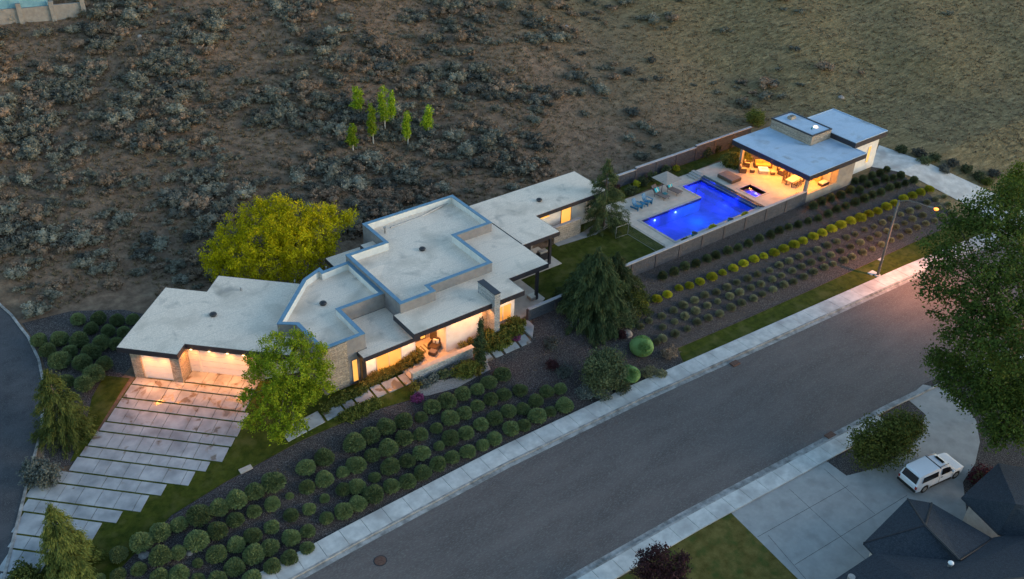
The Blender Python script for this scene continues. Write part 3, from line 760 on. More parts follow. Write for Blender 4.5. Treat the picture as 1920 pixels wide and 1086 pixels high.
# middle block with parapet
BP = [(23.5, 62.9), (24.8, 61.9), (24.9, 57.5), (28.9, 57.5), (28.9, 61.8), (33.24, 61.8), (33.24, 68.3), (30.5, 68.1), (30.5, 68.8), (28.4, 67.9)]
hb(MB().prism(inset(ccw(BP), .02), ZG+.02, ZB-.75), 'roof', 'roof_membrane')
ring(MB(), BP, 0, .16, ZG-.3, ZB-.06).build('parapet', 'grey_stucco', H)
ring(MB(), BP, .162, .28, ZB-.8, ZB-.06).build('parapet_lining', 'parapet_white', H)
ring(MB(), BP, -.03, .33, ZB-.059, ZB).build('parapet_cap', 'blue_cap', H)
hb(MB().prism(inset(ccw([(24.9, 57.5), (28.9, 57.5), (28.9, 61.5), (24.9, 61.5)]), .03), -.6, ZG-.2), 'wall', 'grey_stucco')
hb(MB().box(24.85, 27.1, 57.38, 57.52, -.6, ZB-.07), 'stone_wall', 'ledge_stone')
hb(MB().box(24.80, 24.88, 57.40, 61.5, -.6, ZB-.62), 'stone_wall', 'ledge_stone')
window(H, (27.45, 57.52), (28.0, 57.52), .15, 2.5, 'lit_window_bright', 'grey_stucco', fw=.05)
hb(MB().box(28.05, 28.42, 56.75, 57.1, -.2, ZD-.4), 'corner_post', 'dark_steel')
# low roof left of the entry
slab_roof(H, [(28.0, 56.35), (33.6, 56.35), (33.6, 61.79), (28.92, 61.79), (28.92, 57.46), (28.0, 57.46)], ZD, .42)
hb(MB().box(28.43, 33.55, 57.2, 61.5, -.3, ZD-.36), 'wall', 'white_stucco')
window(H, (29.6, 57.2), (32.1, 57.2), .35, 2.55, 'lit_window', 'soffit', mull=1)
# entry recess
hb(MB().box(33.56, 36.9, 59.3, 61.5, -.1, ZC-.45), 'wall', 'tan_wall')
hb(MB().box(36.3, 40.25, 56.5, 60.5, -.3, ZC-.43), 'wall', 'white_stucco')
hb(MB().box(40.25, 40.75, 56.46, 60.5, -.3, ZC-.43), 'stone_wall', 'tan_ledge_stone')
hb(MB().box(36.22, 36.297, 58.0, 59.1, .12, 2.4), 'front_door', 'door_wood')
window(H, (33.75, 59.3), (35.9, 59.3), .2, 2.6, 'lit_window_bright', 'door_wood', mull=1)
hb(MB().box(41.3, 44.1, 56.8, 61.5, -.3, ZC-.43), 'wall', 'white_stucco')
w = window(H, (41.75, 56.8), (43.75, 56.8), .75, 2.5, 'lit_window', 'white_stucco', mull=1, fw=.08)
hb(MB().box(44.1, 48.2, 62.3, 71.0, -.1, ZC-.43), 'wall', 'taupe_stucco')
hb(MB().box(40.72, 41.32, 55.3, 57.9, -.3, 5.25), 'stone_fin', 'grey_ledge_stone')
hb(MB().box(40.68, 41.36, 55.26, 57.94, 5.25, 5.31), 'fin_cap', 'fascia')
for x in (34.2, 35.8, 37.3, 39.0, 40.2): MB().box(x-.09, x+.09, 56.0, 56.18, ZC-.515, ZC-.475).build('downlight', 'lamp_glow', H)
for x, y, w in ((34.9, 57.8, 120), (37.3, 55.8, 26), (38.9, 55.8, 28), (40.2, 55.8, 24), (42.3, 56.0, 16), (43.5, 56.0, 12)): lamp(x, y, ZC-.58, w*2.8, kind='SPOT', spot=158, r=.15)
for x, w in ((29.0, 24), (30.9, 16), (32.8, 16)): lamp(x, 56.6, ZD-.5, w*3.6, kind='SPOT', spot=158, r=.15)
for x in (29.0, 30.9, 32.8): MB().box(x-.08, x+.08, 56.66, 56.82, ZD-.43, ZD-.395).build('downlight', 'lamp_glow', H)
# wide eaves roof and the raised block
CP = [(32.6, 55.72), (44.4, 55.7), (44.4, 58.1), (49.12, 58.1), (49.12, 71.2), (36.0, 71.2), (36.0, 59.2), (32.6, 59.2)]
slab_roof(H, CP, ZC, .5)
RP = [(33.26, 59.0), (36.9, 59.0), (36.9, 60.0), (43.8, 60.0), (43.8, 66.05), (48.1, 66.05), (48.1, 73.1), (37.4, 73.1), (37.4, 68.85), (33.26, 68.85)]
rr = hb(MB().prism(inset(ccw(RP), .02), 2.2, ZR-.85), 'roof', 'roof_membrane')
ring(MB(), RP, 0, .16, 2.0, ZR-.06).build('parapet', 'grey_stucco', H)
ring(MB(), RP, .162, .30, ZR-.9, ZR-.06).build('parapet_lining', 'parapet_white', H)
ring(MB(), RP, -.03, .34, ZR-.059, ZR).build('parapet_cap', 'blue_cap', H)
# raised tapered insulation on the upper roof
def wedge(a, b, c, z, hgt): return MB().add([(a[0],a[1],z), (b[0],b[1],z), (c[0],c[1],z), ((a[0]+b[0])/2, (a[1]+b[1])/2, z+hgt)], [(0,1,3)[::-1], (1,2,3)[::-1], (2,0,3)[::-1], (0,1,2)])
zt = ZR-.845
for a, b, c in (((47.7, 72.8), (37.9, 72.8), (43.2, 69.9)), ((33.65, 68.4), (33.65, 63.8), (36.2, 66.6)), ((47.8, 66.4), (47.8, 72.6), (45.6, 69.4))):
    wedge(a, b, c, zt, .22).build('roof_cricket', 'roof_membrane', rr)
mb = MB(); q = [at(732, 427, zt+.08), at(790, 406, zt+.12), at(843, 379, zt+.2)]; mb.tube(q, .09, 6); mb.build('seam_line', 'galvanised', rr)  # added tube shaped after the dark shadow line along the roof seam
p = at(722, 437, zt); mb = MB(); mb.cyl(p.x, p.y, zt, zt+.55, .09); mb.cyl(p.x, p.y, zt+.55, zt+.68, .15); mb.build('vent_pipe', 'galvanised', rr)
# east wing
slab_roof(H, [(49.16, 62.4), (54.0, 62.4), (54.0, 66.3), (63.9, 66.4), (63.9, 72.0), (48.3, 72.0), (48.3, 71.0), (49.16, 71.0)], ZE, .45)
hb(MB().box(48.5, 63.4, 67.3, 71.7, -.2, ZE-.4), 'wall', 'white_stucco')
hb(MB().box(48.9, 53.6, 66.2, 67.28, 0, ZE-.4), 'wall', 'taupe_stucco')
window(H, (58.2, 67.3), (59.65, 67.3), .9, 2.9, 'lit_window_bright', 'door_wood', fw=.06)
window(H, (55.3, 67.3), (56.6, 67.3), 2.55, 3.05, 'lit_window_bright', 'white_stucco', fw=.04)
hb(MB().box(49.3, 53.3, 66.12, 66.19, .1, 2.6), 'glass_door', 'tinted_glass')
slab_roof(H, [(32.6, 69.0), (37.36, 69.0), (37.36, 72.1), (32.6, 72.1)], ZF, .4)
hb(MB().box(33, 37.0, 69.0, 71.6, 0, ZF-.36), 'wall', 'taupe_stucco')
hb(MB().box(28.9, 33.2, 61.9, 68.0, 0, ZG), 'wall', 'grey_stucco')
for x, y in ((48.15, 58.6), (53.2, 62.9)): hb(MB().box(x-.13, x+.13, y-.13, y+.13, 0, ZE-.42), 'patio_post', 'fascia')
for px, py, z in ((400, 592, ZG), (606, 571, ZB-.75), (792, 469, ZR-.85), (1011, 377, ZE)): roof_vent(H, px, py, z+.01)
# small vents seen on the roofs
for px, py, z in ((553, 530, ZG), (452, 545, ZG), (612, 505, ZB-.75)):
    p = at(px, py, z); MB().cyl(p.x, p.y, z, z+.3, .07).build('vent_pipe', 'galvanised', H)
# seam flashing between the two roof levels
hb(MB().box(49.125, 49.158, 62.4, 71.0, ZC-.2, ZC+.05), 'flashing', 'dark_steel')

# paved floors of the house
mb = MB(); mb.prism([(31.7, 55.2), (38.05, 55.2), (38.05, 56.5), (36.3, 56.5), (36.3, 59.3), (33.56, 59.3), (33.56, 57.2), (31.7, 57.2)], -.4, .13); struct(mb.build('entry_terrace', 'deck'))
mb = MB(); mb.prism([(44.1, 56.9), (46.7, 56.9), (48.95, 58.2), (48.95, 62.2), (54.35, 62.2), (54.35, 63.9), (54.35, 66.2), (48.9, 66.2), (48.9, 62.3), (44.1, 62.3)], -.4, .1); struct(mb.build('patio', 'deck'))
# low garden wall in front of the entry
W = thing('garden_wall', 'low stone garden wall with tan cap in front of the lit entry terrace', 'wall', (34.9, 55, 0))
MB().box(31.75, 38.0, 54.75, 55.1, -.9, .95).build('wall', 'grey_ledge_stone', W)
MB().box(31.6, 38.1, 54.68, 55.17, .95, 1.03).build('cap', 'deck', W)
W = thing('garden_wall', 'short stone wall standing in front of the lit window of the east wing', 'wall', (58, 65.9, 0))
MB().box(56.2, 59.85, 65.8, 66.1, -.2, 1.95).build('wall', 'ledge_stone', W)
MB().box(56.15, 59.9, 65.75, 66.15, 1.95, 2.0).build('cap', 'wall_cap', W)
# block walls round the pool garden
W = thing('boundary_wall', 'long block wall with pale cap between pool terrace and planted bank', 'wall', (66, 56.3, 0))
xs = [45.4, 48.6, 52.0, 55.4, 58.5, 61.9, 65.3, 68.7, 72.1, 75.5, 78.9, 82.3, 85.9]
for i, (a, b) in enumerate(zip(xs, xs[1:])):
    zt = 1.25 if b < 58 else 1.7
    p = MB().box(a+.012, b-.012, 56.2, 56.4, -.9, zt).build('wall_panel', 'block_wall', W)
    MB().box(a-.13, a+.13, 56.145, 56.455, -.9, zt+.0).build('pier', 'wall_block', W)
    MB().box(a, b, 56.13, 56.47, zt+.002, zt+.09).build('cap', 'wall_cap', W)
W = thing('boundary_wall', 'stepped block wall between the back lawn of the pool and the hillside', 'wall', (76, 71.7, 0))
xs = [59.8, 63.2, 66.6, 70.0, 73.4, 76.8, 80.2, 83.6, 87.0, 90.4, 93.8]
for i, (a, b) in enumerate(zip(xs, xs[1:])):
    zt = 1.55 if a < 73 else (1.75 if a < 83 else 1.95)
    MB().box(a+.012, b-.012, 71.6, 71.8, -.3, zt).build('wall_panel', 'block_wall', W)
    MB().box(a-.13, a+.13, 71.545, 71.855, -.3, zt).build('pier', 'wall_block', W)
    MB().box(a, b, 71.53, 71.87, zt+.002, zt+.09).build('cap', 'wall_cap', W)

# ------------------------------------------------------------------ pool terrace
mb = MB()
for x0, x1, y0, y1 in ((65.6, 67.3, 57.2, 69.0), (67.302, 77.0, 64.2, 68.9), (77.002, 80.44, 67.45, 69.4), (67.302, 80.44, 56.6, 58.7)): mb.box(x0, x1, y0, y1, -.3, .07)
struct(mb.build('pool_deck', 'deck'))
pp = [(67.3, 58.7), (80.44, 58.7), (80.44, 67.45), (77.0, 67.45), (77.0, 64.2), (67.3, 64.2)]
mb = MB(); ring(mb, pp, -.28, .06, .072, .10); struct(mb.build('pool_coping', 'coping'))
mb = MB(); mb.prism(pp, -2.0, -1.75); struct(mb.build('pool_floor', 'pool_plaster'))
mb = MB(); ring(mb, pp, -.2, .0, -1.9, -.28); struct(mb.build('pool_basin', 'pool_plaster'))
mb = MB(); ring(mb, pp, -.2, .003, -.279, .069); struct(mb.build('pool_tile_band', 'pool_tile'))
mb = MB(); mb.box(67.32, 70.0, 58.72, 59.6, -1.8, -.75); mb.box(79.6, 80.42, 58.9, 67.2, -1.75, -1.0); struct(mb.build('pool_bench', 'pool_plaster'))
mb = MB(); mb.add([(x, y, -.1) for x, y in pp], [tuple(range(6))]); struct(mb.build('pool_water', 'pool_water'))
mb = MB()
for x, y in ((69.6, 64.19), (72.9, 64.19)): mb.tube([(x, y, -.62), (x, y-.05, -.62)], .12, 12)
struct(mb.build('pool_lamps', 'pool_light_glow'))
PB = (.025, .045, 1.0)
for x, y, w in ((69.6, 63.8, 30), (72.9, 63.8, 60), (78.7, 66.9, 55), (79.3, 62.6, 60), (76.2, 59.2, 45), (70.3, 60.2, 14), (75.0, 62.5, 80)): lamp(x, y, -.75, w*.62, PB if x not in (75.0, 76.2) else (.01, .26, 1.0), r=.1)  # weak left lamp and mid-pool teal one are added to vary the pool colour
# raised terrace with the spa
SX0, SX1, SY0, SY1 = 81.65, 83.6, 60.1, 62.6
mb = MB()
for x0, x1, y0, y1 in ((80.9, SX0, 56.6, 68.9), (SX1, 86.1, 56.6, 68.9), (SX0+.001, SX1-.001, 56.6, SY0), (SX0+.001, SX1-.001, SY1, 68.9), (86.101, 91.4, 56.52, 66.6)): mb.box(x0, x1, y0, y1, -.3, .5)
struct(mb.build('raised_terrace', 'deck'))
mb = MB(); mb.box(80.46, 80.6, 58.8, 67.4, -.3, .42); mb.box(80.72, 80.898, 57.6, 67.5, -.3, .46); struct(mb.build('spillway_wall', 'pool_tile'))
mb = MB(); mb.box(80.602, 80.718, 58.8, 67.4, -.3, .2); struct(mb.build('spillway_channel', 'coping'))
mb = MB()
for k in range(3): mb.box(79.6+.42*k, 80.9, 67.5+.001*k, 69.2-.001*k, .07, .2+.13*k)
for k in range(3): mb.box(80.46+.001*k, 80.9-.001*k-.0, 57.0, 58.75-.5*k, .07, .2+.13*k)
struct(mb.build('terrace_steps', 'coping'))
sp = [(SX0, SY0), (SX1, SY0), (SX1, SY1), (SX0, SY1)]
mb = MB(); ring(mb, sp, -.25, .0, .502, .53); struct(mb.build('spa_coping', 'coping'))
mb = MB(); mb.prism(sp, -.6, -.45); ring(mb, sp, -.1, .0, -.5, .499); ring(mb, sp, .0, .42, -.4, -.02); struct(mb.build('spa_basin', 'pool_plaster'))
mb = MB(); mb.add([(x, y, .3) for x, y in sp], [(0,1,2,3)]); struct(mb.build('spa_water', 'pool_water'))
mb = MB()
for x, y in ((82.0, 60.6), (82.2, 61.9), (83.2, 61.3)): mb.dome(x, y, -.02, .13, .1, 10, 3)
struct(mb.build('spa_lamps', 'pool_light_glow'))
lamp(82.6, 61.3, .15, 30, (.05, .06, 1.0), r=.1)
# planting strip lights etc.

# ------------------------------------------------------------------ pool house
P = thing('pool_house', 'open-sided pool house with warm lit ceiling and flat blue-grey roofs', 'pool house', (90, 61, 0))
def pb(mb, name, m, **k): return mb.build(name, m, P, **k)
PR = [(85.15, 55.85), (95.75, 55.85), (95.75, 57.6), (95.5, 57.6), (95.5, 67.5), (85.15, 67.5)]
r = slab_roof(P, PR, 4.0, .62, 'roof_metal_blue', edge=.07, edgemat='roof_metal_blue')
UR = [(95.52, 57.45), (101.85, 57.45), (101.85, 65.6), (95.52, 65.6)]
r2 = slab_roof(P, UR, 4.75, .7, 'roof_metal_blue', edge=.09, edgemat='roof_metal_blue')
BX = [(91.75, 61.05), (95.45, 61.05), (95.45, 67.3), (91.75, 67.3)]
pb(MB().prism(BX, 3.95, 5.2), 'roof_box', 'ledge_stone')
bx = pb(MB().prism(inset(BX, .1), 5.2, 5.26), 'box_roof', 'roof_metal_blue'); ring(MB(), BX, -.04, .12, 5.2, 5.36).build('box_edge', 'fascia', bx)
p = at(1529.5, 238, 5.3); MB().dome(p.x, p.y, 5.26, .28, .2).build('skylight', 'skylight_glow', bx, smooth=True)
MB().cyl(p.x-.9, p.y-.1, 5.26, 5.5, .1).build('vent_pipe', 'blue_glaze', bx)
p = at(1484, 222, 5.3); mb = MB(); mb.box(p.x-.45, p.x+.45, p.y-.3, p.y+.3, 5.26, 5.62); mb.build('chimney_vent', 'ledge_stone', bx)
MB().box(p.x-.3, p.x+.3, p.y-.16, p.y+.16, 5.62, 5.64).build('flue', 'black_metal', bx)
for x, y in ((85.75, 56.45), (85.75, 66.2)): pb(MB().box(x-.17, x+.17, y-.17, y+.17, .3, 3.42), 'column', 'taupe_stucco')
# walls: low wall under the opening, full wall, white garage block
pb(MB().box(86.0, 91.5, 56.35, 56.52, -1.2, 1.15), 'low_wall', 'taupe_stucco')
pb(MB().box(91.5, 94.6, 56.35, 57.2, -1.2, 3.45), 'wall', 'taupe_stucco')
pb(MB().box(91.42, 91.6, 57.2, 60.4, .3, 3.42), 'inner_wall', 'tan_wall')
pb(MB().box(91.42, 95.4, 60.4, 67.0, .0, 3.42), 'inner_wall', 'tan_wall')
pb(MB().box(94.4, 95.5, 57.1, 60.4, -.6, 3.42), 'wall', 'taupe_stucco')
pb(MB().box(91.6, 94.4, 57.2, 60.4, .3, .5), 'kitchen_floor', 'deck')
pb(MB().box(95.5, 101.1, 57.85, 65.2, -1.3, 4.1), 'garage_wall', 'white_stucco')
window(P, (99.2, 57.85), (99.75, 57.85), 1.0, 3.2, 'lit_window_bright', 'white_stucco', fw=.05)
pb(MB().box(90.0, 91.41, 60.6, 66.5, .5, 1.4), 'counter', 'taupe_stucco'); pb(MB().box(89.95, 91.41, 60.55, 66.55, 1.401, 1.46), 'counter_top', 'stone_top')
pb(MB().box(90.9, 91.4, 58.2, 60.2, .52, 2.3), 'cupboard', 'cushion_gold')
for i, x in enumerate((86.6, 88.3, 90.0)):
    for y in (57.6, 60.4, 63.2, 65.9):
        MB().box(x-.09, x+.09, y-.09, y+.09, 3.385, 3.408).build('downlight', 'lamp_glow', P)
        lamp(x, y, 3.15, 95, (1.0, .37, .055), r=.1)
lamp(93, 58.8, 3.0, 110, (1.0, .40, .075))

# ------------------------------------------------------------------ plants
ORD = 'first second third fourth fifth sixth seventh eighth ninth tenth eleventh twelfth thirteenth fourteenth fifteenth sixteenth seventeenth eighteenth nineteenth twentieth'.split()
def ordinal(n):
    if n < 20: return ORD[n]
    t = n+1
    tens = {2: 'twenty', 3: 'thirty', 4: 'forty', 5: 'fifty'}[t//10]
    return tens+'-'+ORD[t%10-1] if t % 10 else {2: 'twentieth', 3: 'thirtieth', 4: 'fortieth', 5: 'fiftieth'}[t//10]

def ball_mesh(name, m, seed, n=1500, blade=.16, rz=.92, core=.8, width=.16):
    """unit ball of short blades over a lumpy core"""
    rng = np.random.default_rng(seed)
    d = unit(n, rng); d[:,2] = np.where(d[:,2] < -.35, -d[:,2], d[:,2])
    lum = 1+.05*np.sin(d[:,0]*4+seed)+.05*np.sin(d[:,1]*5+seed*2)
    base = d*(.82*lum[:,None]); dd = d+rng.normal(size=(n,3))*.35; dd[:,2] += .15; dd /= np.linalg.norm(dd, axis=1, keepdims=True)
    w = np.cross(dd, unit(n, rng)); w /= np.linalg.norm(w, axis=1, keepdims=True)
    L = blade*rng.uniform(.7, 1.3, (n,1))
    a, b, c = base-w*L*width*2.2, base+w*L*width*2.2, base+dd*L*1.2
    e = base+dd*L*.3
    V = np.stack([a, e*1.0+w*0, b, c], 1).reshape(-1,3)
    V = np.stack([a, b, c+w*L*.1, c-w*L*.1], 1).reshape(-1,3)
    F_ = np.arange(4*n).reshape(-1,4); t = np.repeat(np.clip(rng.normal(.5, .25, n)+.08*(d[:,2]), 0, 1), 4)  # blades tinted a little lighter towards the top, shading put into the colour
    # core
    bm = bmesh.new(); bmesh.ops.create_icosphere(bm, subdivisions=3, radius=core)
    cv = np.array([v.co[:] for v in bm.verts]); cf = [[v.index for v in f.verts] for f in bm.faces]; bm.free()
    cf = np.array([[a,b,c,c] for a,b,c in cf])
    cf = cf[:, :3]
    me = bpy.data.meshes.new(name)
    VV = np.vstack([V, cv]); VV[:,2] *= rz; VV[:,2] += rz*.72
    faces = F_.tolist()+(cf+len(V)).tolist()
    me.from_pydata(VV.tolist(), [], faces)
    at_ = me.attributes.new('tint', 'FLOAT', 'POINT'); at_.data.foreach_set('value', np.concatenate([t, np.full(len(cv), .35)]).astype(np.float32))
    me.materials.append(MATS[m]); return me

def tuft_mesh(name, m, seed, n=260, h=1.0, spread=.9, width=.035, curl=.35):
    rng = np.random.default_rng(seed)
    az = rng.uniform(0, 2*math.pi, n); el = np.radians(rng.uniform(12, 88, n))
    d = np.stack([np.cos(az)*np.cos(el)*spread, np.sin(az)*np.cos(el)*spread, np.sin(el)*h], 1)
    L = rng.uniform(.7, 1.15, (n,1)); base = np.stack([np.cos(az)*.12, np.sin(az)*.12, np.zeros(n)], 1)
    side = np.stack([-np.sin(az), np.cos(az), np.zeros(n)], 1)*width*rng.uniform(.7,1.4,(n,1))
    mid = base+d*L*.55; tip = base+d*L; tip[:,2] -= curl*np.cos(el)*L[:,0]
    V = np.stack([base-side, base+side, mid+side*1.1, mid-side*1.1, tip+side*.25, tip-side*.25], 1).reshape(-1,3)
    i = np.arange(n)*6
    Fq = np.concatenate([np.stack([i,i+1,i+2,i+3],1), np.stack([i+3,i+2,i+4,i+5],1)])
    V[:,2] += .02
    tt = rng.uniform(0, 1, n)
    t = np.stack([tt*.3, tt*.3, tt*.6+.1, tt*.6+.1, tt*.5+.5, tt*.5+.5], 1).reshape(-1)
    me = mesh_np(name, V, Fq, t, None); me.materials.append(MATS[m]); return me

def round_core(c, r, seg=9, rings=5):
    vs, fs = [], []
    for i in range(rings+1):
        a = math.radians(-50+130*i/rings)
        for k in range(seg):
            t = 2*math.pi*k/seg; vs.append((c[0]+r*math.cos(a)*math.cos(t), c[1]+r*math.cos(a)*math.sin(t), c[2]+r*.9*math.sin(a)))
    for i in range(rings):
        for k in range(seg): fs.append((i*seg+k, i*seg+(k+1)%seg, (i+1)*seg+(k+1)%seg, (i+1)*seg+k))
    return np.array(vs), np.array(fs)
def sage_mesh(name, m, seed, n=900, leaf=.075, k=8):
    """mound of a few rounded heads covered in short leafy tips"""
    rng = np.random.default_rng(seed)
    blobs = [(rng.uniform(-.55,.55), rng.uniform(-.55,.55), rng.uniform(.25,.5), r, r, r*.9) for r in rng.uniform(.22,.42,k)]
    C, idx, d, rr = blob_points(blobs, n, rng, .72, .24); C[:,2] = np.maximum(C[:,2], .02)
    u = d+np.array([0,0,.3])+rng.normal(size=(n,3))*.55; V, Fq = leaves(C, rng, leaf, .5, tilt=u/np.linalg.norm(u,axis=1,keepdims=True), jitter=.4)
    ct = rng.uniform(-.25, .25, k)
    t = [np.repeat(np.clip(.5+ct[idx]+.1*d[:,2]+rng.normal(size=n)*.14, 0, 1), 4)]; VV = [V]; FF = [Fq]; off_ = len(V)  # upward leaves get a slightly lighter tint, top light painted into the heads
    for j, bl_ in enumerate(blobs):
        v, f = round_core(bl_[:3], bl_[3]*.66); VV.append(v); FF.append(f+off_); off_ += len(v); t.append(np.full(len(v), .4+ct[j]))
    me = mesh_np(name, np.vstack(VV), np.vstack(FF), np.concatenate(t), None); me.materials.append(MATS[m]); return me

def place(me, name, label, cat, group, x, y, z, s, sz=None, rz=None):
    o = bpy.data.objects.new(name, me); COL.objects.link(o)
    o.location = (x, y, z); o.scale = (s, s, sz or s); o.rotation_euler = (rnd.uniform(-.06,.06), rnd.uniform(-.06,.06), rnd.uniform(0, 6.28) if rz is None else rz)
    return tag(o, label, cat, group)

def rows(pts, nrow, ang=0.0):
    """split points into rows by distance from the road, then order each row along it"""
    ys = sorted(p[1]-yt(p[0]) for p in pts); out = []
    cuts = [ys[int(len(ys)*k/nrow)] for k in range(1, nrow)]
    rr = [[] for _ in range(nrow)]
    for p in pts:
        rr[sum(1 for c in cuts if p[1]-yt(p[0]) >= c)].append(p)
    for r in rr: r.sort(key=lambda p: p[0])
    return rr

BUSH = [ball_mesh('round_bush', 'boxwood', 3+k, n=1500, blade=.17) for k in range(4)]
B5 = [(1825,398,55),(1725,455,52),(1828,520,48),(1540,535,62),(1435,592,50),(1733,567,43),(1335,635,58),(1533,660,43),(1235,680,52),(1630,617,22),(1828,630,28),(1433,705,40),(1740,690,35),(1125,722,62),(1327,750,45),(1640,720,40),(1840,740,38),(1228,810,50),(1530,790,38),(1425,835,48),(1735,815,40),(910,820,52),(1012,775,42),(800,880,54),(1112,865,62),(1640,850,48),(1330,885,45),(1525,900,48),(672,942,47),(910,955,55),(1005,930,40),(1225,940,53),(1435,945,58),(1115,995,27),(783,1027,37),(1325,1010,53),(1015,1050,50),(670,1060,38),(905,1070,45),(455,1070,30),(565,1080,30),(1115,1085,35),(1225,1090,48),(1420,1075,50),(1535,1010,45),(1630,960,45),(1730,905,38)]
B6 = [(75,322,58),(165,270,52),(85,438,55),(175,383,45),(253,225,52),(265,345,50),(350,195,53),(355,293,50),(190,508,35),(15,580,40),(90,563,45),(275,450,50),(370,415,45),(450,375,48),(447,270,42),(450,172,35),(95,658,48),(185,605,55),(285,560,45),(375,535,48),(460,480,48),(550,335,32),(535,235,35),(510,118,48),(595,80,52),(610,180,48),(615,288,47),(545,435,47),(625,395,42),(680,40,45),(690,150,42),(700,262,43),(710,365,42),(765,15,40),(765,110,38),(785,215,43),(795,328,37),(840,75,42),(865,180,47),(860,290,43),(915,45,42),(940,135,43),(950,238,45),(1005,20,40),(1025,220,40),(1018,125,38),(1095,80,43),(1155,30,40),(1100,168,48),(1175,138,35),(1255,105,48),(1230,12,35),(15,700,50),(10,480,35)]
B2 = [(1503,665,48),(1430,705,45)]
pts = []
for (x0, y0, l) in ((0,724,B5),(640,724,B6),(440,480,B2)):
    for x, y, r in l:
        px, py, pr = x0+x/3, y0+y/3, r/3
        p = T(px, py+pr*.55); dist = (p-Vector((0,0,CAMH))).length
        pts.append((p.x, p.y, p.z, pr*dist/F_PX))
seen = []
for p in pts:
    if all((p[0]-q[0])**2+(p[1]-q[1])**2 > .95 for q in seen): seen.append(p)
NAMES5 = ['row beside the sidewalk', 'second row up from the sidewalk', 'middle row of the front bank', 'fourth row up from the sidewalk', 'top row beside the lawn and path']
for ri, row in enumerate(rows(seen, 5)):
    for i, (x, y, z, r) in enumerate(row):
        place(rnd.choice(BUSH), 'round_bush', '%s clipped green bush from the left in the %s' % (ordinal(i), NAMES5[ri]), 'bush', 'round bushes on the front bank', x, y, z-.05, r*rnd.uniform(.98, 1.08), r*rnd.uniform(.85, 1.05))
BL = [(447,298,38),(563,293,42),(665,303,38),(750,298,35),(520,350,38),(613,362,38),(225,417,40),(342,410,45),(455,415,48),(577,432,48),(700,370,35),(275,475,42),(400,478,38),(518,485,50),(343,533,55),(470,540,48),(595,547,45),(537,607,55),(380,645,40),(485,660,50),(665,435,40)]
pts = []
for x, y, r in BL:
    px, py, pr = x/3, 500+y/3, r/3; p = T(px, py+pr*.55); dist = (p-Vector((0,0,CAMH))).length; pts.append((p.x, p.y, p.z, pr*dist/F_PX))
pts.sort(key=lambda p: -p[1]); 
for k in range(3):
    row = sorted(pts[k*7:(k+1)*7])
    for i, (x, y, z, r) in enumerate(row):
        place(rnd.choice(BUSH), 'round_bush', '%s green bush from the left in the %s row between side street and garage' % (ordinal(i), ('farthest', 'middle', 'nearest')[k]), 'bush', 'round bushes beside the side street', x, y, z-.05, r*.98, r)

# right bank ------------------------------------------------------------
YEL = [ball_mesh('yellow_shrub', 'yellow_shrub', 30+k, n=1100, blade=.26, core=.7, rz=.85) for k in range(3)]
ys_ = [(1705,813,24),(1772,780,30),(1832,755,27)]
pts = [(640+x/3, 300+y/3, r/3) for x, y, r in ys_] + [(1100+x/3, 180+y/3, r/3) for x, y, r in [(577-60,1080,24),(577,1065,26),(635,1043,26),(702,1015,30),(763,993,22),(822,968,27),(880,942,27),(940,917,28),(994,900,23),(1052,881,28),(1107,858,28),(1165,835,29),(1215,814,25),(1271,790,28),(1322,769,27),(1375,747,28),(1428,725,29),(1482,703,28),(1537,685,31),(1583,663,26),(1632,648,24),(1682,623,27),(1728,604,24),(1779,575,24)]] + [(1280+x/3, 300+y/3, 8) for x, y in ((1290,200),(1335,182),(1383,165))]
pts.sort()
for i, (px, py, pr) in enumerate(pts):
    p = T(px, py+pr*.5); r = pr*(p-Vector((0,0,CAMH))).length/F_PX
    place(rnd.choice(YEL), 'yellow_shrub', '%s yellow-green shrub from the left in the single row along the bank' % ordinal(i), 'shrub', 'yellow shrubs in a row along the bank', p.x, p.y, p.z, r*.92, r*.82)
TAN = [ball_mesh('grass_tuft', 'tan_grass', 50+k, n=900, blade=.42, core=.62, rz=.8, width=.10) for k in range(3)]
tl = [(1420,222),(1470,205),(1492,250),(1372,240),(1325,265),(1275,287),(1440,268),(1510,298),(1460,315),(1348,312),(1225,305),(1170,330),(1290,333),(1245,355),(1122,352),(1365,358),(1415,340),(1075,375),(1145,400),(1195,378),(1315,380),(1268,402),(1022,392),(968,417),(1097,420),(1220,430),(1050,442),(1170,450),(920,437),(998,465),(1115,475),(865,460),(943,488),(1065,500),(812,482),(888,512),(1010,520),(757,507),(832,535),(952,545),(708,525),(782,557),(905,567),(655,545),(722,577),(845,585),(597,570),(668,600),(797,605),(540,595),(615,625),(735,630),(488,622),(555,650),(680,657),(420,645),(502,672),(622,685),(365,668),(437,700),(567,705),(303,690),(382,720),(507,730),(248,718),(318,745),(447,755),(188,745),(262,768),(397,780),(123,762),(195,795),(330,805),(65,790),(137,820),(270,832),(5,818),(70,850),(207,867),(10,880),(143,890),(85,915),(25,950)]
pts = [(1280+x/3, 300+y/3) for x, y in tl]+[(1060+x/5.43, 560+y/5.43) for x, y in ((1195,65),(1325,125),(1100,120),(1210,175),(980,180),(850,225),(765,285),(1110,235),(990,290),(1335,235),(1240,305),(1115,360),(985,410),(930,440))]
pw = [T(x, y+3) for x, y in pts]
for ri, row in enumerate(rows([(p.x, p.y, p.z) for p in pw], 4)):
    for i, (x, y, z) in enumerate(row):
        s = rnd.uniform(.48, .66)
        place(rnd.choice(TAN), 'grass_tuft', '%s tan grass tuft from the left in the %s row above the grass strip' % (ordinal(i), ORD[ri]), 'ornamental grass', 'tan grass tufts on the planted bank', x, y, z, s*.57, s*.60)
DRK = [ball_mesh('dark_grass_clump', 'dark_grass', 70+k, n=900, blade=.5, core=.5, rz=1.0, width=.09) for k in range(3)]
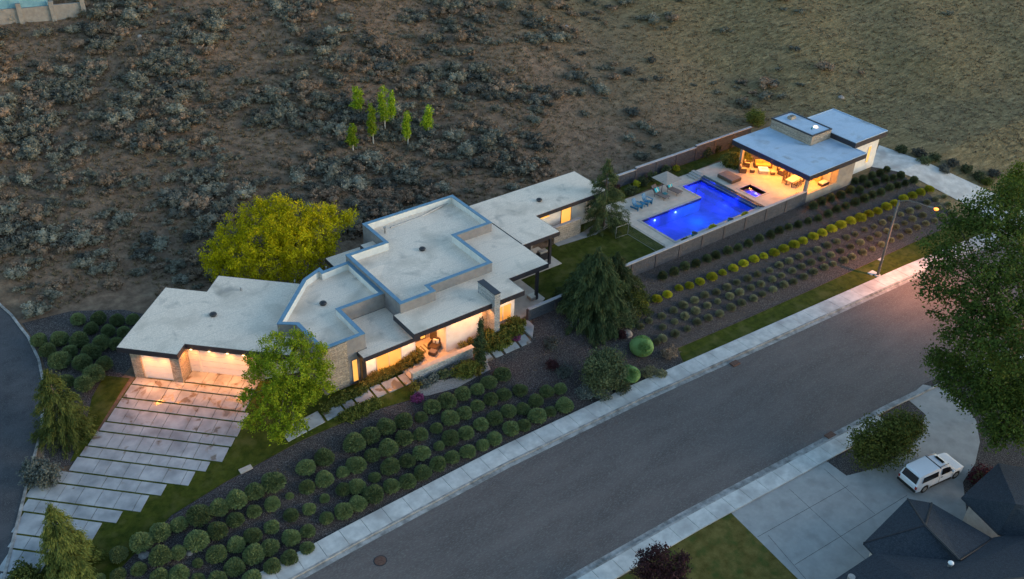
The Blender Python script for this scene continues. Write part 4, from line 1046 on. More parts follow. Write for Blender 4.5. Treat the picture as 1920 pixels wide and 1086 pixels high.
dl = [(425,1015),(490,990),(548,965),(612,945),(673,920),(725,900),(793,875),(848,855),(907,830),(968,805),(1030,783),(1080,760),(1133,738),(1187,725),(1243,705),(1300,690),(1355,665),(1403,640),(1453,620),(1508,600),(1558,580),(1270,620),(1318,597),(1370,577),(1430,555),(1480,530)]
pts = [(1100+x/3, 180+y/3) for x, y in dl]+[(1280+x/3, 300+y/3) for x, y in [(830,215),(885,200),(935,175),(990,170),(1040,140),(1085,125),(1135,110),(1180,100),(1220,90),(1145,55),(1105,75),(1060,90),(1010,110),(965,120),(965,240),(1015,220),(1060,200),(1110,185),(1160,160),(1205,145),(1250,130),(1295,115)]]
pw = [T(x, y+5) for x, y in pts]
A_ = sorted([(p.x, p.y, p.z) for p in pw if p.x < 86]); B_ = sorted([(p.x, p.y, p.z) for p in pw if p.x >= 86])
for L_, ph in ((A_, 'along the foot of the pool wall'), (B_, 'in the thick patch below the pool house')):
    for i, (x, y, z) in enumerate(L_):
        s = rnd.uniform(.62, .8)
        place(rnd.choice(DRK), 'dark_grass_clump', '%s dark green grass clump from the left %s' % (ordinal(i), ph), 'ornamental grass', 'dark grass clumps on the planted bank', x, y, z, s*.50, s*.58)

# generic leafy shrubs ---------------------------------------------------
def shrub(name, label, px, py, r, h, m, seed, n=260, per=14, leaf=.09, group=None, cat='shrub', z=None, blobs=None, spread=None):
    p = T(px, py) if z is None else at(px, py, z)
    rng = random.Random(seed)
    bl = blobs or [(p.x+rng.uniform(-.35,.35)*r, p.y+rng.uniform(-.35,.35)*r, p.z+h*.5+rng.uniform(-.1,.1)*h, r*.72, r*.72, h*.5) for _ in range(4)]
    o = crown(name, bl, n, per, spread or max(.06, r*.1), leaf, m, None, seed, shell=.55)
    tag(o, label, cat, group); return o

# light-green clipped balls
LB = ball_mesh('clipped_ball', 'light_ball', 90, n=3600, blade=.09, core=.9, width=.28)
for (px, py, pr), lab in (((1202, 647, 25), 'larger pale green clipped ball shrub behind the dark olive bush'), ((1181, 699, 21), 'smaller pale green clipped ball shrub near the sidewalk')):
    p = T(px, py+pr*.6); r = pr*(p-Vector((0,0,CAMH))).length/F_PX; place(LB, 'clipped_ball', lab, 'shrub', None, p.x, p.y, p.z, r*1.0, r*.85)
shrub('olive_bush', 'large loose dark olive bush beside the pale clipped balls', 1122, 722, 2.3, 3.4, 'dark_grass', 101, n=900, per=16, leaf=.10, spread=.2)
shrub('twiggy_bush', 'brownish twiggy bush growing under the right side of the cedar', 1158, 606, 2.0, 2.3, 'dark_grass', 102, n=420, per=12, leaf=.08, spread=.25)
shrub('twiggy_bush', 'sparse green bush between the cedar and the block wall', 1182, 585, 1.8, 2.2, 'hedge_leaf', 103, n=240, per=12, leaf=.08, spread=.25)
for i, (x, y, r, m, lab) in enumerate([
    (1075, 612, 1.0, 'blue_grey_plant', 'pale grey shrub just left below the cedar'), (1128, 612, .8, 'sage_tan', 'tan shrub in the mulch below the cedar'),
    (1095, 745, .9, 'blue_grey_plant', 'blue-grey plant at the left foot of the olive bush'), (1132, 745, .9, 'blue_grey_plant', 'blue-grey plant between the olive bush and the sidewalk'),
    (1163, 733, .8, 'dark_grass', 'small dark plant below the smaller clipped ball'), (1215, 705, .9, 'tan_grass', 'loose tan plant right of the smaller clipped ball'),
    (1240, 705, .6, 'tan_grass', 'small tan plant near the sidewalk left of the grass strip'), (1255, 668, .9, 'sage_tan', 'brownish plant in the corner left of the grass strip'),
    (1030, 650, .9, 'sage_dark', 'dark plant in the bare mulch right of the path'), (1060, 705, .9, 'blue_grey_plant', 'grey plant in mulch left of the olive bush'),
    (1035, 690, .7, 'plum_leaf', 'small reddish plant in the bare mulch'), (1165, 633, .7, 'plum_leaf', 'dark red plant left of the larger clipped ball')]):
    shrub('low_plant', lab, x, y, r, r*1.0, m, 120+i, n=110, per=10, leaf=.07)
mb = MB(); p = T(1176, 626); mb.dome(p.x, p.y, p.z-.1, .55, .5, 9, 3); tag(mb.build('boulder', 'rock'), 'pale grey boulder behind the larger clipped ball', 'boulder')
rk = random.Random(4)
for i, (x, y) in enumerate(((645, 962), (672, 900))):
    p = T(x, y+90 if False else y); mb = MB(); mb.obox(p.x, p.y, p.z-.1, p.z+.18, 1.1, .35, .7); 
for i, (x, y, lab) in enumerate(((270, 1041, 'flat pale stone lying among the bushes near the bottom left'), (355, 1037, 'small pale stone between two bushes at the bottom'))):
    p = T(x, y); mb = MB(); mb.dome(p.x, p.y, p.z-.1, .45 if i == 0 else .3, .3, 8, 3); tag(mb.build('flat_stone', 'rock'), lab, 'stone')

# planting along the house
def hedge(name, label, pts, r, h, m, seed, n=420, leaf=.07, per=14):
    bl = []
    for (px, py) in pts:
        p = T(px, py); bl.append((p.x, p.y, p.z+h*.45, r, r*.8, h*.55))
    o = crown(name, bl, n, per, .09, leaf, m, None, seed, shell=.5); tag(o, label, 'hedge'); return o
hedge('grass_hedge', 'golden grassy hedge below the lit window left of the entry', [(690, 722), (705, 716), (720, 709), (736, 702), (750, 694), (764, 687)], .62, .85, 'golden_hedge', 201, n=620)
hedge('grass_hedge', 'taller rounded hedge end beside the entry terrace', [(775, 680), (781, 676)], .8, 1.3, 'golden_hedge', 202, n=260)
hedge('ground_cover', 'dark green ground cover at the foot of the stone wall', [(640, 752), (652, 746), (664, 741), (676, 735), (628, 758), (610, 768)], .55, .45, 'hedge_leaf', 203, n=560, leaf=.09)
hedge('low_hedge', 'low green hedge on the lawn side of the front path', [(652, 786), (668, 779), (684, 771), (700, 765)], .7, .8, 'hedge_leaf', 204, n=560, leaf=.08)
hedge('green_shrub', 'bushy green shrub left of the stone fin', [(915, 655), (918, 645)], 1.0, 1.4, 'hedge_leaf', 205, n=380, leaf=.1)
hedge('green_shrub', 'bushy green shrub right of the stone fin foot', [(938, 650), (944, 640)], 1.0, 1.3, 'hedge_leaf', 206, n=380, leaf=.1)
hedge('green_shrub', 'bushy green shrub below the lit corner window', [(954, 632), (966, 623)], 1.1, 1.5, 'hedge_leaf', 207, n=420, leaf=.1)
hedge('round_shrub', 'olive rounded shrub at the foot of the garden wall', [(868, 704), (878, 700)], 1.0, 1.2, 'hedge_leaf', 208, n=420, leaf=.07)
hedge('wall_plant', 'thin tan plant behind the garden wall right end', [(868, 655), (884, 648)], .4, .8, 'golden_hedge', 209, n=90, leaf=.06)
for i, (x, y, m, lab) in enumerate([(795, 725, 'blue_grey_plant', 'leftmost blue-grey plant below the garden wall'), (812, 716, 'blue_grey_plant', 'second blue-grey plant from the left below the garden wall'), (832, 708, 'dark_grass', 'dark plant below the middle of the garden wall'),
                               (846, 700, 'blue_grey_plant', 'blue-grey plant left of the olive rounded shrub'), (780, 732, 'golden_hedge', 'golden plant at the left end of the garden wall'), (895, 702, 'golden_hedge', 'golden plant between rounded shrub and cypress')]):
    shrub('low_plant', lab, x, y, .6, .8, m, 240+i, n=110, per=10, leaf=.07)
for x, y, lab in ((783, 751, 'magenta flowering plant at the tip of the lawn'), (964, 637, 'magenta flowering plant beside the right path slabs')):
    p = T(x, y); o = crown('flowering_plant', [(p.x, p.y, p.z+.3, .55, .45, .35)], 160, 10, .06, .06, 'magenta_bloom', None, 300+x, shell=.5); tag(o, lab, 'flowering plant')
for i, (x, y, m, lab) in enumerate([(1183, 366, 'dark_grass', 'leftmost dark shrub along the back pool wall'), (1206, 348, 'dark_grass', 'second dark shrub from the left along the back pool wall'), (1224, 338, 'dark_grass', 'third dark shrub from the left along the back pool wall'), (1248, 328, 'dark_grass', 'fourth dark shrub from the left along the back pool wall'),
                               (1193, 349, 'yellow_shrub', 'small yellow shrub by the back pool wall near the loungers'), (1266, 320, 'yellow_shrub', 'small yellow shrub by the back pool wall near the steps'), (1323, 293, 'dark_grass', 'dark shrub by the back wall near the pool house'), (1342, 285, 'dark_grass', 'dark shrub between the back wall and the pool house'), (1362, 277, 'dark_grass', 'last dark shrub along the back wall'),
                               (1156, 362, 'plum_leaf', 'reddish plant at the left end of the back pool wall')]):
    shrub('wall_shrub', lab, x, y, .7 if m != 'yellow_shrub' else .45, 1.1 if m != 'yellow_shrub' else .6, m, 260+i, n=150, per=12, leaf=.08, z=0)
shrub('leafy_bush', 'leafy bush beside the left column of the pool house', 1372, 318, 1.5, 2.0, 'hedge_leaf', 280, n=420, per=14, leaf=.1, z=0)
shrub('leafy_bush', 'lit leafy bush behind the left column of the pool house', 1394, 306, 1.1, 1.5, 'hedge_leaf', 281, n=300, per=14, leaf=.1, z=0)
shrub('hill_bush', 'green bush on the hillside behind the pool house', 1416, 232, 1.5, 1.6, 'hedge_leaf', 282, n=260, per=14, leaf=.1)
shrub('round_conifer_bush', 'blue-green bushy shrub on the kerb beside the driveway', 84, 905, 1.35, 1.9, 'blue_grey_plant', 283, n=420, per=14, leaf=.1)
shrub('round_conifer_bush', 'yellowish bush at the bottom left beside the driveway', 48, 1092, 1.1, 1.3, 'conifer_gold', 284, n=300, per=14, leaf=.1)
shrub('red_ground_bush', 'reddish shrub beside the drive behind the parked truck', 1850, 905, 1.6, .8, 'red_cover', 285, n=420, per=12, leaf=.08, z=-2.5)
shrub('red_ground_bush', 'dark shrub right of the parked truck by the dark roof', 1832, 905, .8, .8, 'dark_grass', 286, n=140, per=12, leaf=.08, z=-2.5)

# dark red and green shrubs right of the drive to the pool house
for i, (x, y, m) in enumerate([(1690, 285, 'dark_grass'), (1722, 292, 'sage_dark'), (1750, 300, 'dark_grass'), (1785, 312, 'sage_dark'), (1812, 322, 'dark_grass'), (1832, 335, 'dark_grass'), (1850, 345, 'hedge_leaf'), (1770, 322, 'sage_dark'), (1735, 308, 'dark_grass'), (1862, 330, 'sage_dark')]):
    shrub('drive_shrub', '%s low shrub from the pool house along the right edge of the pale drive' % ordinal(i), x, y, .9, .8, m, 320+i, n=120, per=12, leaf=.09, group='shrubs along the drive to the pool house')

# ------------------------------------------------------------------ trees
def tree(name, label, base, h, r, m, seed, blobs, n=900, per=16, spread=.3, leaf=.13, drop=.0, tr=.18, limbs=5, bark='bark', group=None, shell=.5, keep=False):
    bx = sum(q[0] for q in blobs)/len(blobs); by = sum(q[1] for q in blobs)/len(blobs); base = base if keep else (bx, by, h0(bx, by) if by > 45.8 else -2.5)
    t = thing(name, label, 'tree', base, 0, group); b = Vector(base)
    trunk_limbs(t, b, b+Vector((0, 0, h*.7)), tr, [(q[0], q[1], q[2]) for q in blobs[:limbs]], bark)
    crown('crown', blobs, n, per, spread, leaf, m, t, seed, drop=drop, shell=shell); return t
def blobs_px(lst, z0=None):
    """(px, py, height, radius): a clump seen at that direction and height"""
    o = []
    for px, py, z, r in lst:
        p = at(px, py, z); o.append((p.x, p.y, z, r, r, r*.75))
    return o
# pale green tree in front of the garage
bl = blobs_px([(520, 640, 6.2, 1.1), (560, 638, 6.0, 1.1), (585, 660, 5.4, 1.0), (500, 675, 5.0, 1.4), (545, 690, 5.2, 1.7), (590, 700, 4.3, 1.3), (480, 700, 3.8, 1.0), (470, 670, 4.2, .7), (610, 690, 4.0, .8), (520, 730, 3.6, 1.5), (565, 740, 3.2, 1.4), (495, 760, 2.7, 1.3), (540, 775, 2.3, 1.5), (585, 735, 3.0, .8), (615, 725, 2.9, .6), (475, 790, 2.0, .8), (520, 810, 1.6, .9), (555, 800, 1.9, .8), (600, 655, 5.0, .5), (465, 740, 3.0, .7)])
tree('spring_tree', 'bright spring-green tree standing on the lawn in front of the garage wing', (19.4, 56.2, h0(19.4, 56.2)), 6.5, 3, 'spring_green', 401, bl, n=900, per=30, spread=.15, leaf=.085, drop=.12, tr=.16, limbs=20, shell=.35)
# yellow-green tree behind the house
bl = blobs_px([(410, 470, 3.0, 1.7), (440, 440, 4.2, 1.9), (480, 405, 5.6, 1.8), (478, 385, 6.6, .9), (520, 395, 5.8, 1.8), (560, 410, 5.5, 1.9), (600, 405, 5.2, 1.6), (640, 415, 4.4, 1.2), (655, 402, 4.6, .6), (450, 480, 3.4, 2.2), (500, 450, 4.8, 2.4), (550, 455, 4.5, 2.4), (600, 445, 4.0, 2.0), (500, 500, 2.8, 2.2), (555, 495, 2.6, 2.0), (420, 505, 1.8, 1.4), (600, 475, 2.6, 1.6), (530, 430, 5.4, 2.0), (400, 490, 2.2, 1.0), (620, 390, 5.0, .7)])
tree('golden_tree', 'broad golden yellow-green tree spreading behind the garage roof', (27.5, 79.0, h0(27.5, 79)), 6, 5, 'locust_yellow', 402, bl, n=1300, per=34, spread=.22, leaf=.10, drop=.12, tr=.25, limbs=20, shell=.45)
# big dark trees by the street on the right
_sb = [(1760, 460, 7, 2.0), (1800, 430, 8, 2.4), (1850, 400, 9, 2.8), (1900, 370, 9.5, 2.8), (1880, 440, 8.5, 3.2), (1930, 420, 9, 3.0), (1800, 490, 7, 2.6), (1760, 500, 6, 1.7), (1750, 540, 5.5, 1.6), (1790, 560, 5.6, 2.4), (1850, 520, 7.5, 3.2), (1910, 500, 8, 3.4), (1840, 600, 5.5, 2.8), (1900, 590, 6.5, 3.2), (1790, 620, 4.6, 1.9), (1750, 590, 4.2, 1.0), (1860, 660, 4.6, 2.4), (1920, 660, 5.5, 3.0), (1960, 560, 7, 3.2), (1735, 520, 5.2, .8)]
bl = [(lambda p, r: (p.x, p.y, p.z, r, r, r*.75))(at(px, py, z+5.0), r*.9) for px, py, z, r in _sb]
_cx = sum(q[0] for q in bl)/len(bl); _q = at(1872, 742, -2.5); bz = (_q.x, _q.y, -2.5)
tree('street_tree', 'huge dark green deciduous tree overhanging the road beyond the street lamp', bz, 16, 6, 'maple_green', 403, [(q[0], q[1], q[2], q[3]*.85, q[4]*.85, q[5]*.8) for q in bl], n=1000, per=26, spread=.30, leaf=.135, drop=.05, tr=.42, limbs=20, shell=.3, keep=True)
bl = blobs_px([(1905, 345, 4.5, 1.7), (1925, 330, 5.2, 1.8), (1895, 370, 3.6, 1.4), (1935, 360, 4.4, 2.0)])
tree('light_tree', 'tree with light yellow-green crown at the right edge', (97.5, 44.0, h0(97.5, 44)), 6, 3, 'maple_light', 404, bl, n=420, per=18, spread=.25, leaf=.12, tr=.22, limbs=3)
bl = blobs_px([(1780, 690, 3.5, 1.6), (1830, 670, 4.5, 2.2), (1765, 670, 3.6, 1.0), (1820, 730, 3.5, 2.0), (1880, 720, 5, 2.6), (1930, 730, 5, 2.6), (1870, 780, 3.4, 1.9), (1920, 790, 3.4, 2.2), (1868, 815, 2.0, 1.0), (1745, 672, 3.2, .5)])
_b = at(1893, 792, -2.5)
tree('street_tree', 'dark green tree between the road and the round drive', (_b.x, _b.y, -2.5), 6, 4, 'maple_green', 405, bl, keep=True, n=900, per=26, spread=.3, leaf=.12, tr=.28, limbs=9)
bl = blobs_px([(px, py+9, z-1.0, r*.9) for px, py, z, r in [(1620, 820, 1.0, 1.2), (1650, 800, 1.5, 1.3), (1680, 790, 1.8, 1.5), (1705, 785, 1.6, 1.1), (1660, 840, .2, 1.4), (1625, 845, 0, 1.1), (1690, 820, .8, 1.4), (1715, 800, 1.0, .8)]])
tree('spreading_shrub_tree', 'low spreading olive-green tree in the island between road and drive', (62.4, 27.0, -2.5), 3.2, 2, 'hedge_leaf', 406, bl, n=420, per=34, spread=.3, leaf=.10, tr=.12, limbs=6, shell=.25)
bl = blobs_px([(1225, 1050, .5, .9), (1240, 1035, 1.0, .6), (1205, 1068, 0, .7), (1265, 1062, .4, .9), (1240, 1085, -.4, 1.1), (1280, 1045, .6, .4), (1205, 1040, .5, .3), (1270, 1095, -.6, .9)])
tree('plum_tree', 'small dark purple-leaved tree at the bottom edge beside the sidewalk', (36.9, 27.6, -2.5), 2.6, 1.5, 'plum_leaf', 407, bl, n=620, per=14, spread=.13, leaf=.08, tr=.08, limbs=6)
# saplings on the hillside
for i, (px, pb_, pt, w, lab) in enumerate([(673, 215, 170, 12, 'farthest bright green sapling on the hillside'), (722, 245, 172, 12, 'tall forked bright sapling in the middle of the hillside group'), (700, 270, 203, 9, 'narrow column-shaped sapling left of the forked one'),
                                     (662, 282, 240, 11, 'lowest bright green sapling at the left of the group'), (765, 272, 216, 8, 'slim bright sapling right of the forked one'), (803, 250, 205, 10, 'rightmost bright green sapling on the hillside'), (737, 232, 178, 6, 'small sapling directly behind the forked one')]):
    b = T(px, pb_); k = (b-Vector((0,0,CAMH))).length/F_PX; hh = (pb_-pt)*k/.82; r = w*k
    t = thing('sapling', lab, 'young tree', b, 0, 'young trees on the hillside')
    MB().tube([b-Vector((0,0,.2)), b+Vector((.05,0,hh*.5)), b+Vector((0,0,hh*.95))], [.09, .06, .02], 6).build('trunk', 'pale_bark', t)
    crown('crown', [(b.x+rnd.uniform(-.3,.3)*r, b.y, b.z+hh*(.34+.13*j), r*(.85-.11*j), r*(.85-.11*j), hh*.13) for j in range(5)], 200, 10, .14, .10, 'sapling_leaf', t, 420+i, shell=.2)

def conifer(label, base, h, r, m, seed, levels=15, per=9, droop=.45, name='conifer', leaf=.10, lean=(0,0), dens=26, top=.93, low=.06):
    t = thing(name, label, 'tree', base, 0); rng = np.random.default_rng(seed); b = np.array(base)
    MB().tube([Vector(base)-Vector((0,0,.3)), Vector(base)+Vector((lean[0]*.5, lean[1]*.5, h*.5)), Vector(base)+Vector((lean[0], lean[1], h))], [.22*h/8, .13*h/8, .03], 8).build('trunk', 'bark', t)
    C = []; T_ = []; D_ = []
    for L in range(levels):
        f = low+(top-low)*L/(levels-1)
        rl = r*(1-f)**.75*rng.uniform(.85, 1.1)+.15
        for k in range(max(4, int(per*(1-f*.4)))):
            a = rng.uniform(0, 2*math.pi); ll = rl*rng.uniform(.65, 1.15)
            up = rng.uniform(.05, .25)
            c = rng.uniform(0, 1); n = int(dens*(.5+ll/r))
            s = np.sqrt(rng.uniform(.05, 1, n)); rad = s*ll
            z = h*f + up*rad - droop*rad*s
            side = rng.normal(size=n)*.10*ll*(1.15-s)
            hang = -np.abs(rng.normal(size=n))*.16
            P_ = np.stack([b[0]+lean[0]*f+np.cos(a)*rad-np.sin(a)*side, b[1]+lean[1]*f+np.sin(a)*rad+np.cos(a)*side, b[2]+z+hang], 1)
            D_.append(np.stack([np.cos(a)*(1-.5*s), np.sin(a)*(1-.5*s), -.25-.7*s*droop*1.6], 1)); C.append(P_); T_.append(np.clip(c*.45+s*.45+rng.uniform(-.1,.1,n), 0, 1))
    # leader
    n = 60; s = rng.uniform(0, 1, n)
    C.append(np.stack([b[0]+lean[0]+rng.normal(size=n)*.12*(1.1-s), b[1]+lean[1]+rng.normal(size=n)*.12*(1.1-s), b[2]+h*(.9+.13*s)], 1)); T_.append(rng.uniform(.3, .8, n)); D_.append(np.tile([.05, .05, 1.0], (n, 1)))
    C = np.vstack(C); tt = np.concatenate(T_)
    D_ = np.vstack(D_); D_ /= np.linalg.norm(D_, axis=1, keepdims=True)
    C = np.repeat(C, 5, 0)+rng.normal(size=(len(C)*5, 3))*.12; tt = np.repeat(tt, 5); D_ = np.repeat(D_, 5, 0)
    V, Fq = leaves(C, rng, leaf*1.3, .19, tilt=D_, jitter=.5); V = V-b
    o = mesh_np('crown', V, Fq, np.repeat(tt, 4), m, t); return t
def cpx(px, pb_, pt):
    b = T(px, pb_); k = (b-Vector((0,0,CAMH))).length/F_PX; return (b.x, b.y, b.z), (pb_-pt)*k/.8
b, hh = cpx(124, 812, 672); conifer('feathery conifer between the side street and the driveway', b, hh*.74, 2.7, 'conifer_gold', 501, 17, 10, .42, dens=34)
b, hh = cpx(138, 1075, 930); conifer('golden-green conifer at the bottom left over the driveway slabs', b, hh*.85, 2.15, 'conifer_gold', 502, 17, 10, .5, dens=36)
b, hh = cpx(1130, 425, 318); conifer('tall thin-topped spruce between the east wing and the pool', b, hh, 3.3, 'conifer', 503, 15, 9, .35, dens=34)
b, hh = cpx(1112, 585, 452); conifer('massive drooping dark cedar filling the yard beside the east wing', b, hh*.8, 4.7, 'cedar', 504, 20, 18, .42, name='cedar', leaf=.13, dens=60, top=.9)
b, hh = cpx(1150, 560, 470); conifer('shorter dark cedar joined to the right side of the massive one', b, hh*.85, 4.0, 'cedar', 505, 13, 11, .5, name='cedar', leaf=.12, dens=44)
# slim cypress by the entry
b = T(900, 688)
t = thing('cypress', 'slim twisted cypress in front of the garden wall end', 'tree', b, 0)
MB().tube([b-Vector((0,0,.2)), b+Vector((0,0,4.6))], [.09, .02], 6).build('trunk', 'bark', t)
crown('crown', [(b.x+dx, b.y, b.z+z, r, r, .62) for dx, z, r in ((.1,.5,.5),(.05,1.2,.58),(-.12,1.9,.52),(-.05,2.6,.5),(-.2,3.1,.38),(.1,3.3,.3),(0,3.9,.27),(.05,4.5,.22),(.12,5.0,.15))], 520, 12, .06, .07, 'cedar', t, 510, shell=.5)

# ------------------------------------------------------------------ sagebrush hillside
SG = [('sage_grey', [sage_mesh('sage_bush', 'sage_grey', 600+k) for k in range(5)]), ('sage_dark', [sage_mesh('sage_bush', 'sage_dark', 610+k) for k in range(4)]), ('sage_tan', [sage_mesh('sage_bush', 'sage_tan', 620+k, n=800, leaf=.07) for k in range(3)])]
rs = random.Random(21)
def dens(px, py):
    """how thick the brush grows, thick on the left and low middle, thin to the right"""
    d = 1.0
    if px > 800: d = max(.10, 1-(px-800)/520)
    if px > 1280: d = .09 if px < 1600 else .03
    if px > 700 and py < 130: d *= .55
    if 0 < px < 170 and 30 < py < 110: d *= .3
    if 190 < px < 320 and 300 < py < 480: d *= .7
    return d
def free(X, Y):
    if Y < 74.5 and 45 < X < 103: return False
    if Y < 72 and X < 45: return False
    if X > 102 and Y < 66 and Y < 66-(X-108)*1.4: return False
    if X > 102 and Y < 50: return False
    if X < 7.8 and Y < 90: return False
    if X < -3 and Y < 112: return False
    if X < 18 and Y < 83.0: return False
    if Y < 78.5 and X <= 50: return False
    return True
cand = []
tries = 0
while len(cand) < 1900 and tries < 60000:
    tries += 1
    X, Y = rs.uniform(-25, 165), rs.uniform(74, 188)
    z = h0(X, Y); q = M3.transposed() @ Vector((X, Y, z-CAMH))
    if q.z > -5: continue
    px, py = 960+F_PX*q.x/-q.z, 543-F_PX*q.y/-q.z
    if not (-50 < px < 1970 and -50 < py < 660): continue
    if not free(X, Y): continue
    if px < 420 and py > 250: pass
    cl = .5+.5*math.sin(X*.21+math.sin(Y*.13)*2)*math.sin(Y*.19+math.sin(X*.11)*2)
    if rs.random() > dens(px, py)*max(.5 if (px < 430 and py > 260) else .08, min(1, (cl-.22)*1.9)): continue
    s = rs.uniform(.65, 1.6)*(1.15 if cl > .6 else .85)
    cand.append((s*F_PX/-q.z, X, Y, z, s, px, py))
cand.sort(reverse=True)
used = []
ind, rest = [], []
for c in cand:
    if len(ind) < 285 and all((c[1]-u[1])**2+(c[2]-u[2])**2 > 1.2*(c[4]+u[4])**2*.5 for u in ind): ind.append(c)
    else: rest.append(c)
for c in ind:
    _, X, Y, z, s, px, py = c
    r = rs.random(); mi = 0 if r < .55 else (1 if r < .72 else 2)
    side = 'behind the garage' if px < 420 else ('behind the main roofs' if px < 900 else 'toward the pool house')
    hgt = 'low on the slope' if py > 330 else ('half way up the slope' if py > 170 else 'high on the slope')
    kind = ('grey-green sagebrush', 'dark sagebrush', 'tan rounded brush')[mi]
    place(rs.choice(SG[mi][1]), 'sage_bush', '%s %s, %s' % (kind, hgt, side), 'sagebrush', 'hillside brush: %s %s, %s' % (kind, hgt, side), X, Y, z-.05, s*1.05, s*rs.uniform(.75, .95))
def merged(name, items, low, m, label=None):
    """one mesh for what nobody could count"""
    VV = []; FF = []; TT = []; off = 0
    for (X, Y, z, s, sz, k) in items:
        V, Fq, t = low[k]; a = rs.uniform(0, 6.28); c, n = math.cos(a), math.sin(a)
        W = np.empty_like(V); W[:,0] = (V[:,0]*c-V[:,1]*n)*s+X; W[:,1] = (V[:,0]*n+V[:,1]*c)*s+Y; W[:,2] = V[:,2]*sz+z
        VV.append(W); FF.append(Fq+off); TT.append(t); off += len(V)
    o = mesh_np(name, np.vstack(VV), np.vstack(FF), np.concatenate(TT), m); o['kind'] = 'stuff'; return o
def arr(me):
    n = len(me.vertices); V = np.empty(n*3, np.float32); me.vertices.foreach_get('co', V)
    Fq = np.empty(len(me.loops), np.int32); me.loops.foreach_get('vertex_index', Fq)
    t = np.empty(n, np.float32); me.attributes['tint'].data.foreach_get('value', t)
    return V.reshape(-1,3), Fq.reshape(-1,4), t
low = {k: [arr(sage_mesh('b', 'sage_grey', 640+i, n=270, leaf=.11, k=5)) for i in range(4)] for k in (0,)}[0]
parts3 = ([], [], [])
for c in rest:
    r = rs.random(); parts3[0 if r < .5 else (1 if r < .66 else 2)].append((c[1], c[2], c[3]-.05, c[4]*.95, c[4]*.75, rs.randrange(4)))
for nm, it, m in (('sagebrush_cover', parts3[0], 'sage_grey'), ('dark_brush_cover', parts3[1], 'sage_dark'), ('tan_brush_cover', parts3[2], 'sage_tan')):
    merged(nm, it, low, m)
# dry grass over the slope
gl = [arr(tuft_mesh('b', 'dry_grass', 660+i, n=9, width=.06, h=.8, curl=.2)) for i in range(4)]
items = []; tries = 0
while len(items) < 21000 and tries < 120000:
    tries += 1
    X, Y = rs.uniform(-25, 190), rs.uniform(50, 188)
    z = h0(X, Y); q = M3.transposed() @ Vector((X, Y, z-CAMH))
    if q.z > -5: continue
    px, py = 960+F_PX*q.x/-q.z, 543-F_PX*q.y/-q.z
    if not (-20 < px < 1940 and -20 < py < 640): continue
    if not free(X, Y): continue
    if px > 1050 and rs.random() < .45: continue
    s = rs.uniform(.28, .6)*(1.1 if px > 1000 else 1)
    items.append((X, Y, z-.02, s, s*(.5 if px > 1000 else .8), rs.randrange(4)))
merged('dry_grass', items, gl, 'dry_grass')
# low weeds and debris in the mulch
gl2 = [arr(tuft_mesh('b', 'dry_grass', 680+i, n=7, width=.08, h=.8, curl=.2)) for i in range(3)]
items = []
for _ in range(1500):
    X = rs.uniform(4, 101); Y = rs.uniform(46.2, 55.8)
    if X > 56 and Y < 47.3: continue
    if 12 < X < 45 and Y > 52.6: continue
    if X < 12 and Y > 50: continue
    items.append((X, Y, hm(X, Y)+.03, rs.uniform(.08, .22), .15, rs.randrange(3)))
merged('bank_weeds', items, gl2, 'dry_grass')

# ------------------------------------------------------------------ street furniture
b = at(1645, 518, -2.5); tp = b.copy(); tp.z = 6.75
hd = at(1743, 391, 6.55)
L = thing('street_lamp', 'tall grey street lamp with curved arm and glowing orange head by the road', 'street lamp', b)
mb = MB(); mb.cyl(b.x, b.y, -2.6, -2.32, .32, 16); mb.build('base', 'concrete', L)
MB().tube([b-Vector((0,0,.1)), b+Vector((0,0,4.5)), tp], [.15, .115, .09], 12).build('pole', 'lamp_steel', L, smooth=True)
ar = [tp-Vector((0,0,.1)), tp.lerp(hd, .3)+Vector((0,0,.28)), tp.lerp(hd, .65)+Vector((0,0,.26)), hd+Vector((0,0,.12))]
MB().tube(ar, [.075, .06, .055, .05], 8).build('arm', 'lamp_steel', L, smooth=True)
dv = (hd-tp).normalized(); an = math.atan2(dv.y, dv.x)
hm_ = MB().obox(hd.x+dv.x*.08, hd.y+dv.y*.08, 6.58, 6.76, .62, .3, an).build('lamp_head', 'lamp_steel', L, bevel=.05)
c = MB(); c.dome(hd.x+dv.x*.62, hd.y+dv.y*.62, 0, .24, .17, 14, 4); c.v = [(x, y, 6.64-z) for x, y, z in c.v]; c.dome(hd.x+dv.x*.62, hd.y+dv.y*.62, 6.641, .24, .10, 14, 4)
c.build('lamp_lens', 'street_glow', hm_, smooth=True)
lamp(hd.x+dv.x*.62, hd.y+dv.y*.62, 6.2, 3500, (1.0, .37, .18), r=.15, kind='SPOT', spot=140)
def box_thing(name, label, cat, px, py, lx, ly, h, m, z=-2.5, ang=0.0):
    p = T(px, py); mb = MB().obox(p.x, p.y, p.z-.1, p.z+h, lx, ly, ang)
    return tag(mb.build(name, m, bevel=.02), label, cat)
box_thing('utility_cover', 'pale utility box lid in the grass beside the street lamp base', 'utility cover', 1635, 513, .95, .6, .12, 'concrete')
box_thing('utility_cover', 'small pale utility lid at the top edge of the grass strip', 'utility cover', 1651, 488, .6, .4, .12, 'concrete')
box_thing('utility_cover', 'pale rectangular lid on the lawn left of the front bank', 'utility cover', 461, 881, 1.0, .5, .12, 'tan_wall')
for px, py, lab in ((1378, 681, 'rusty storm drain inlet in the far kerb'), (1557, 816, 'rusty storm drain inlet in the near kerb')):
    p = at(px, py, -2.4); mb = MB(); mb.box(p.x-.45, p.x+.45, p.y-.3, p.y+.3, -2.52, -2.36)
    t = tag(mb.build('storm_drain', 'iron_cover', bevel=.02), lab, 'storm drain')
p = at(713, 1052, -2.5)
m_ = thing('manhole', 'round brown manhole cover in the grey road', 'manhole cover', (p.x, p.y, -2.5))
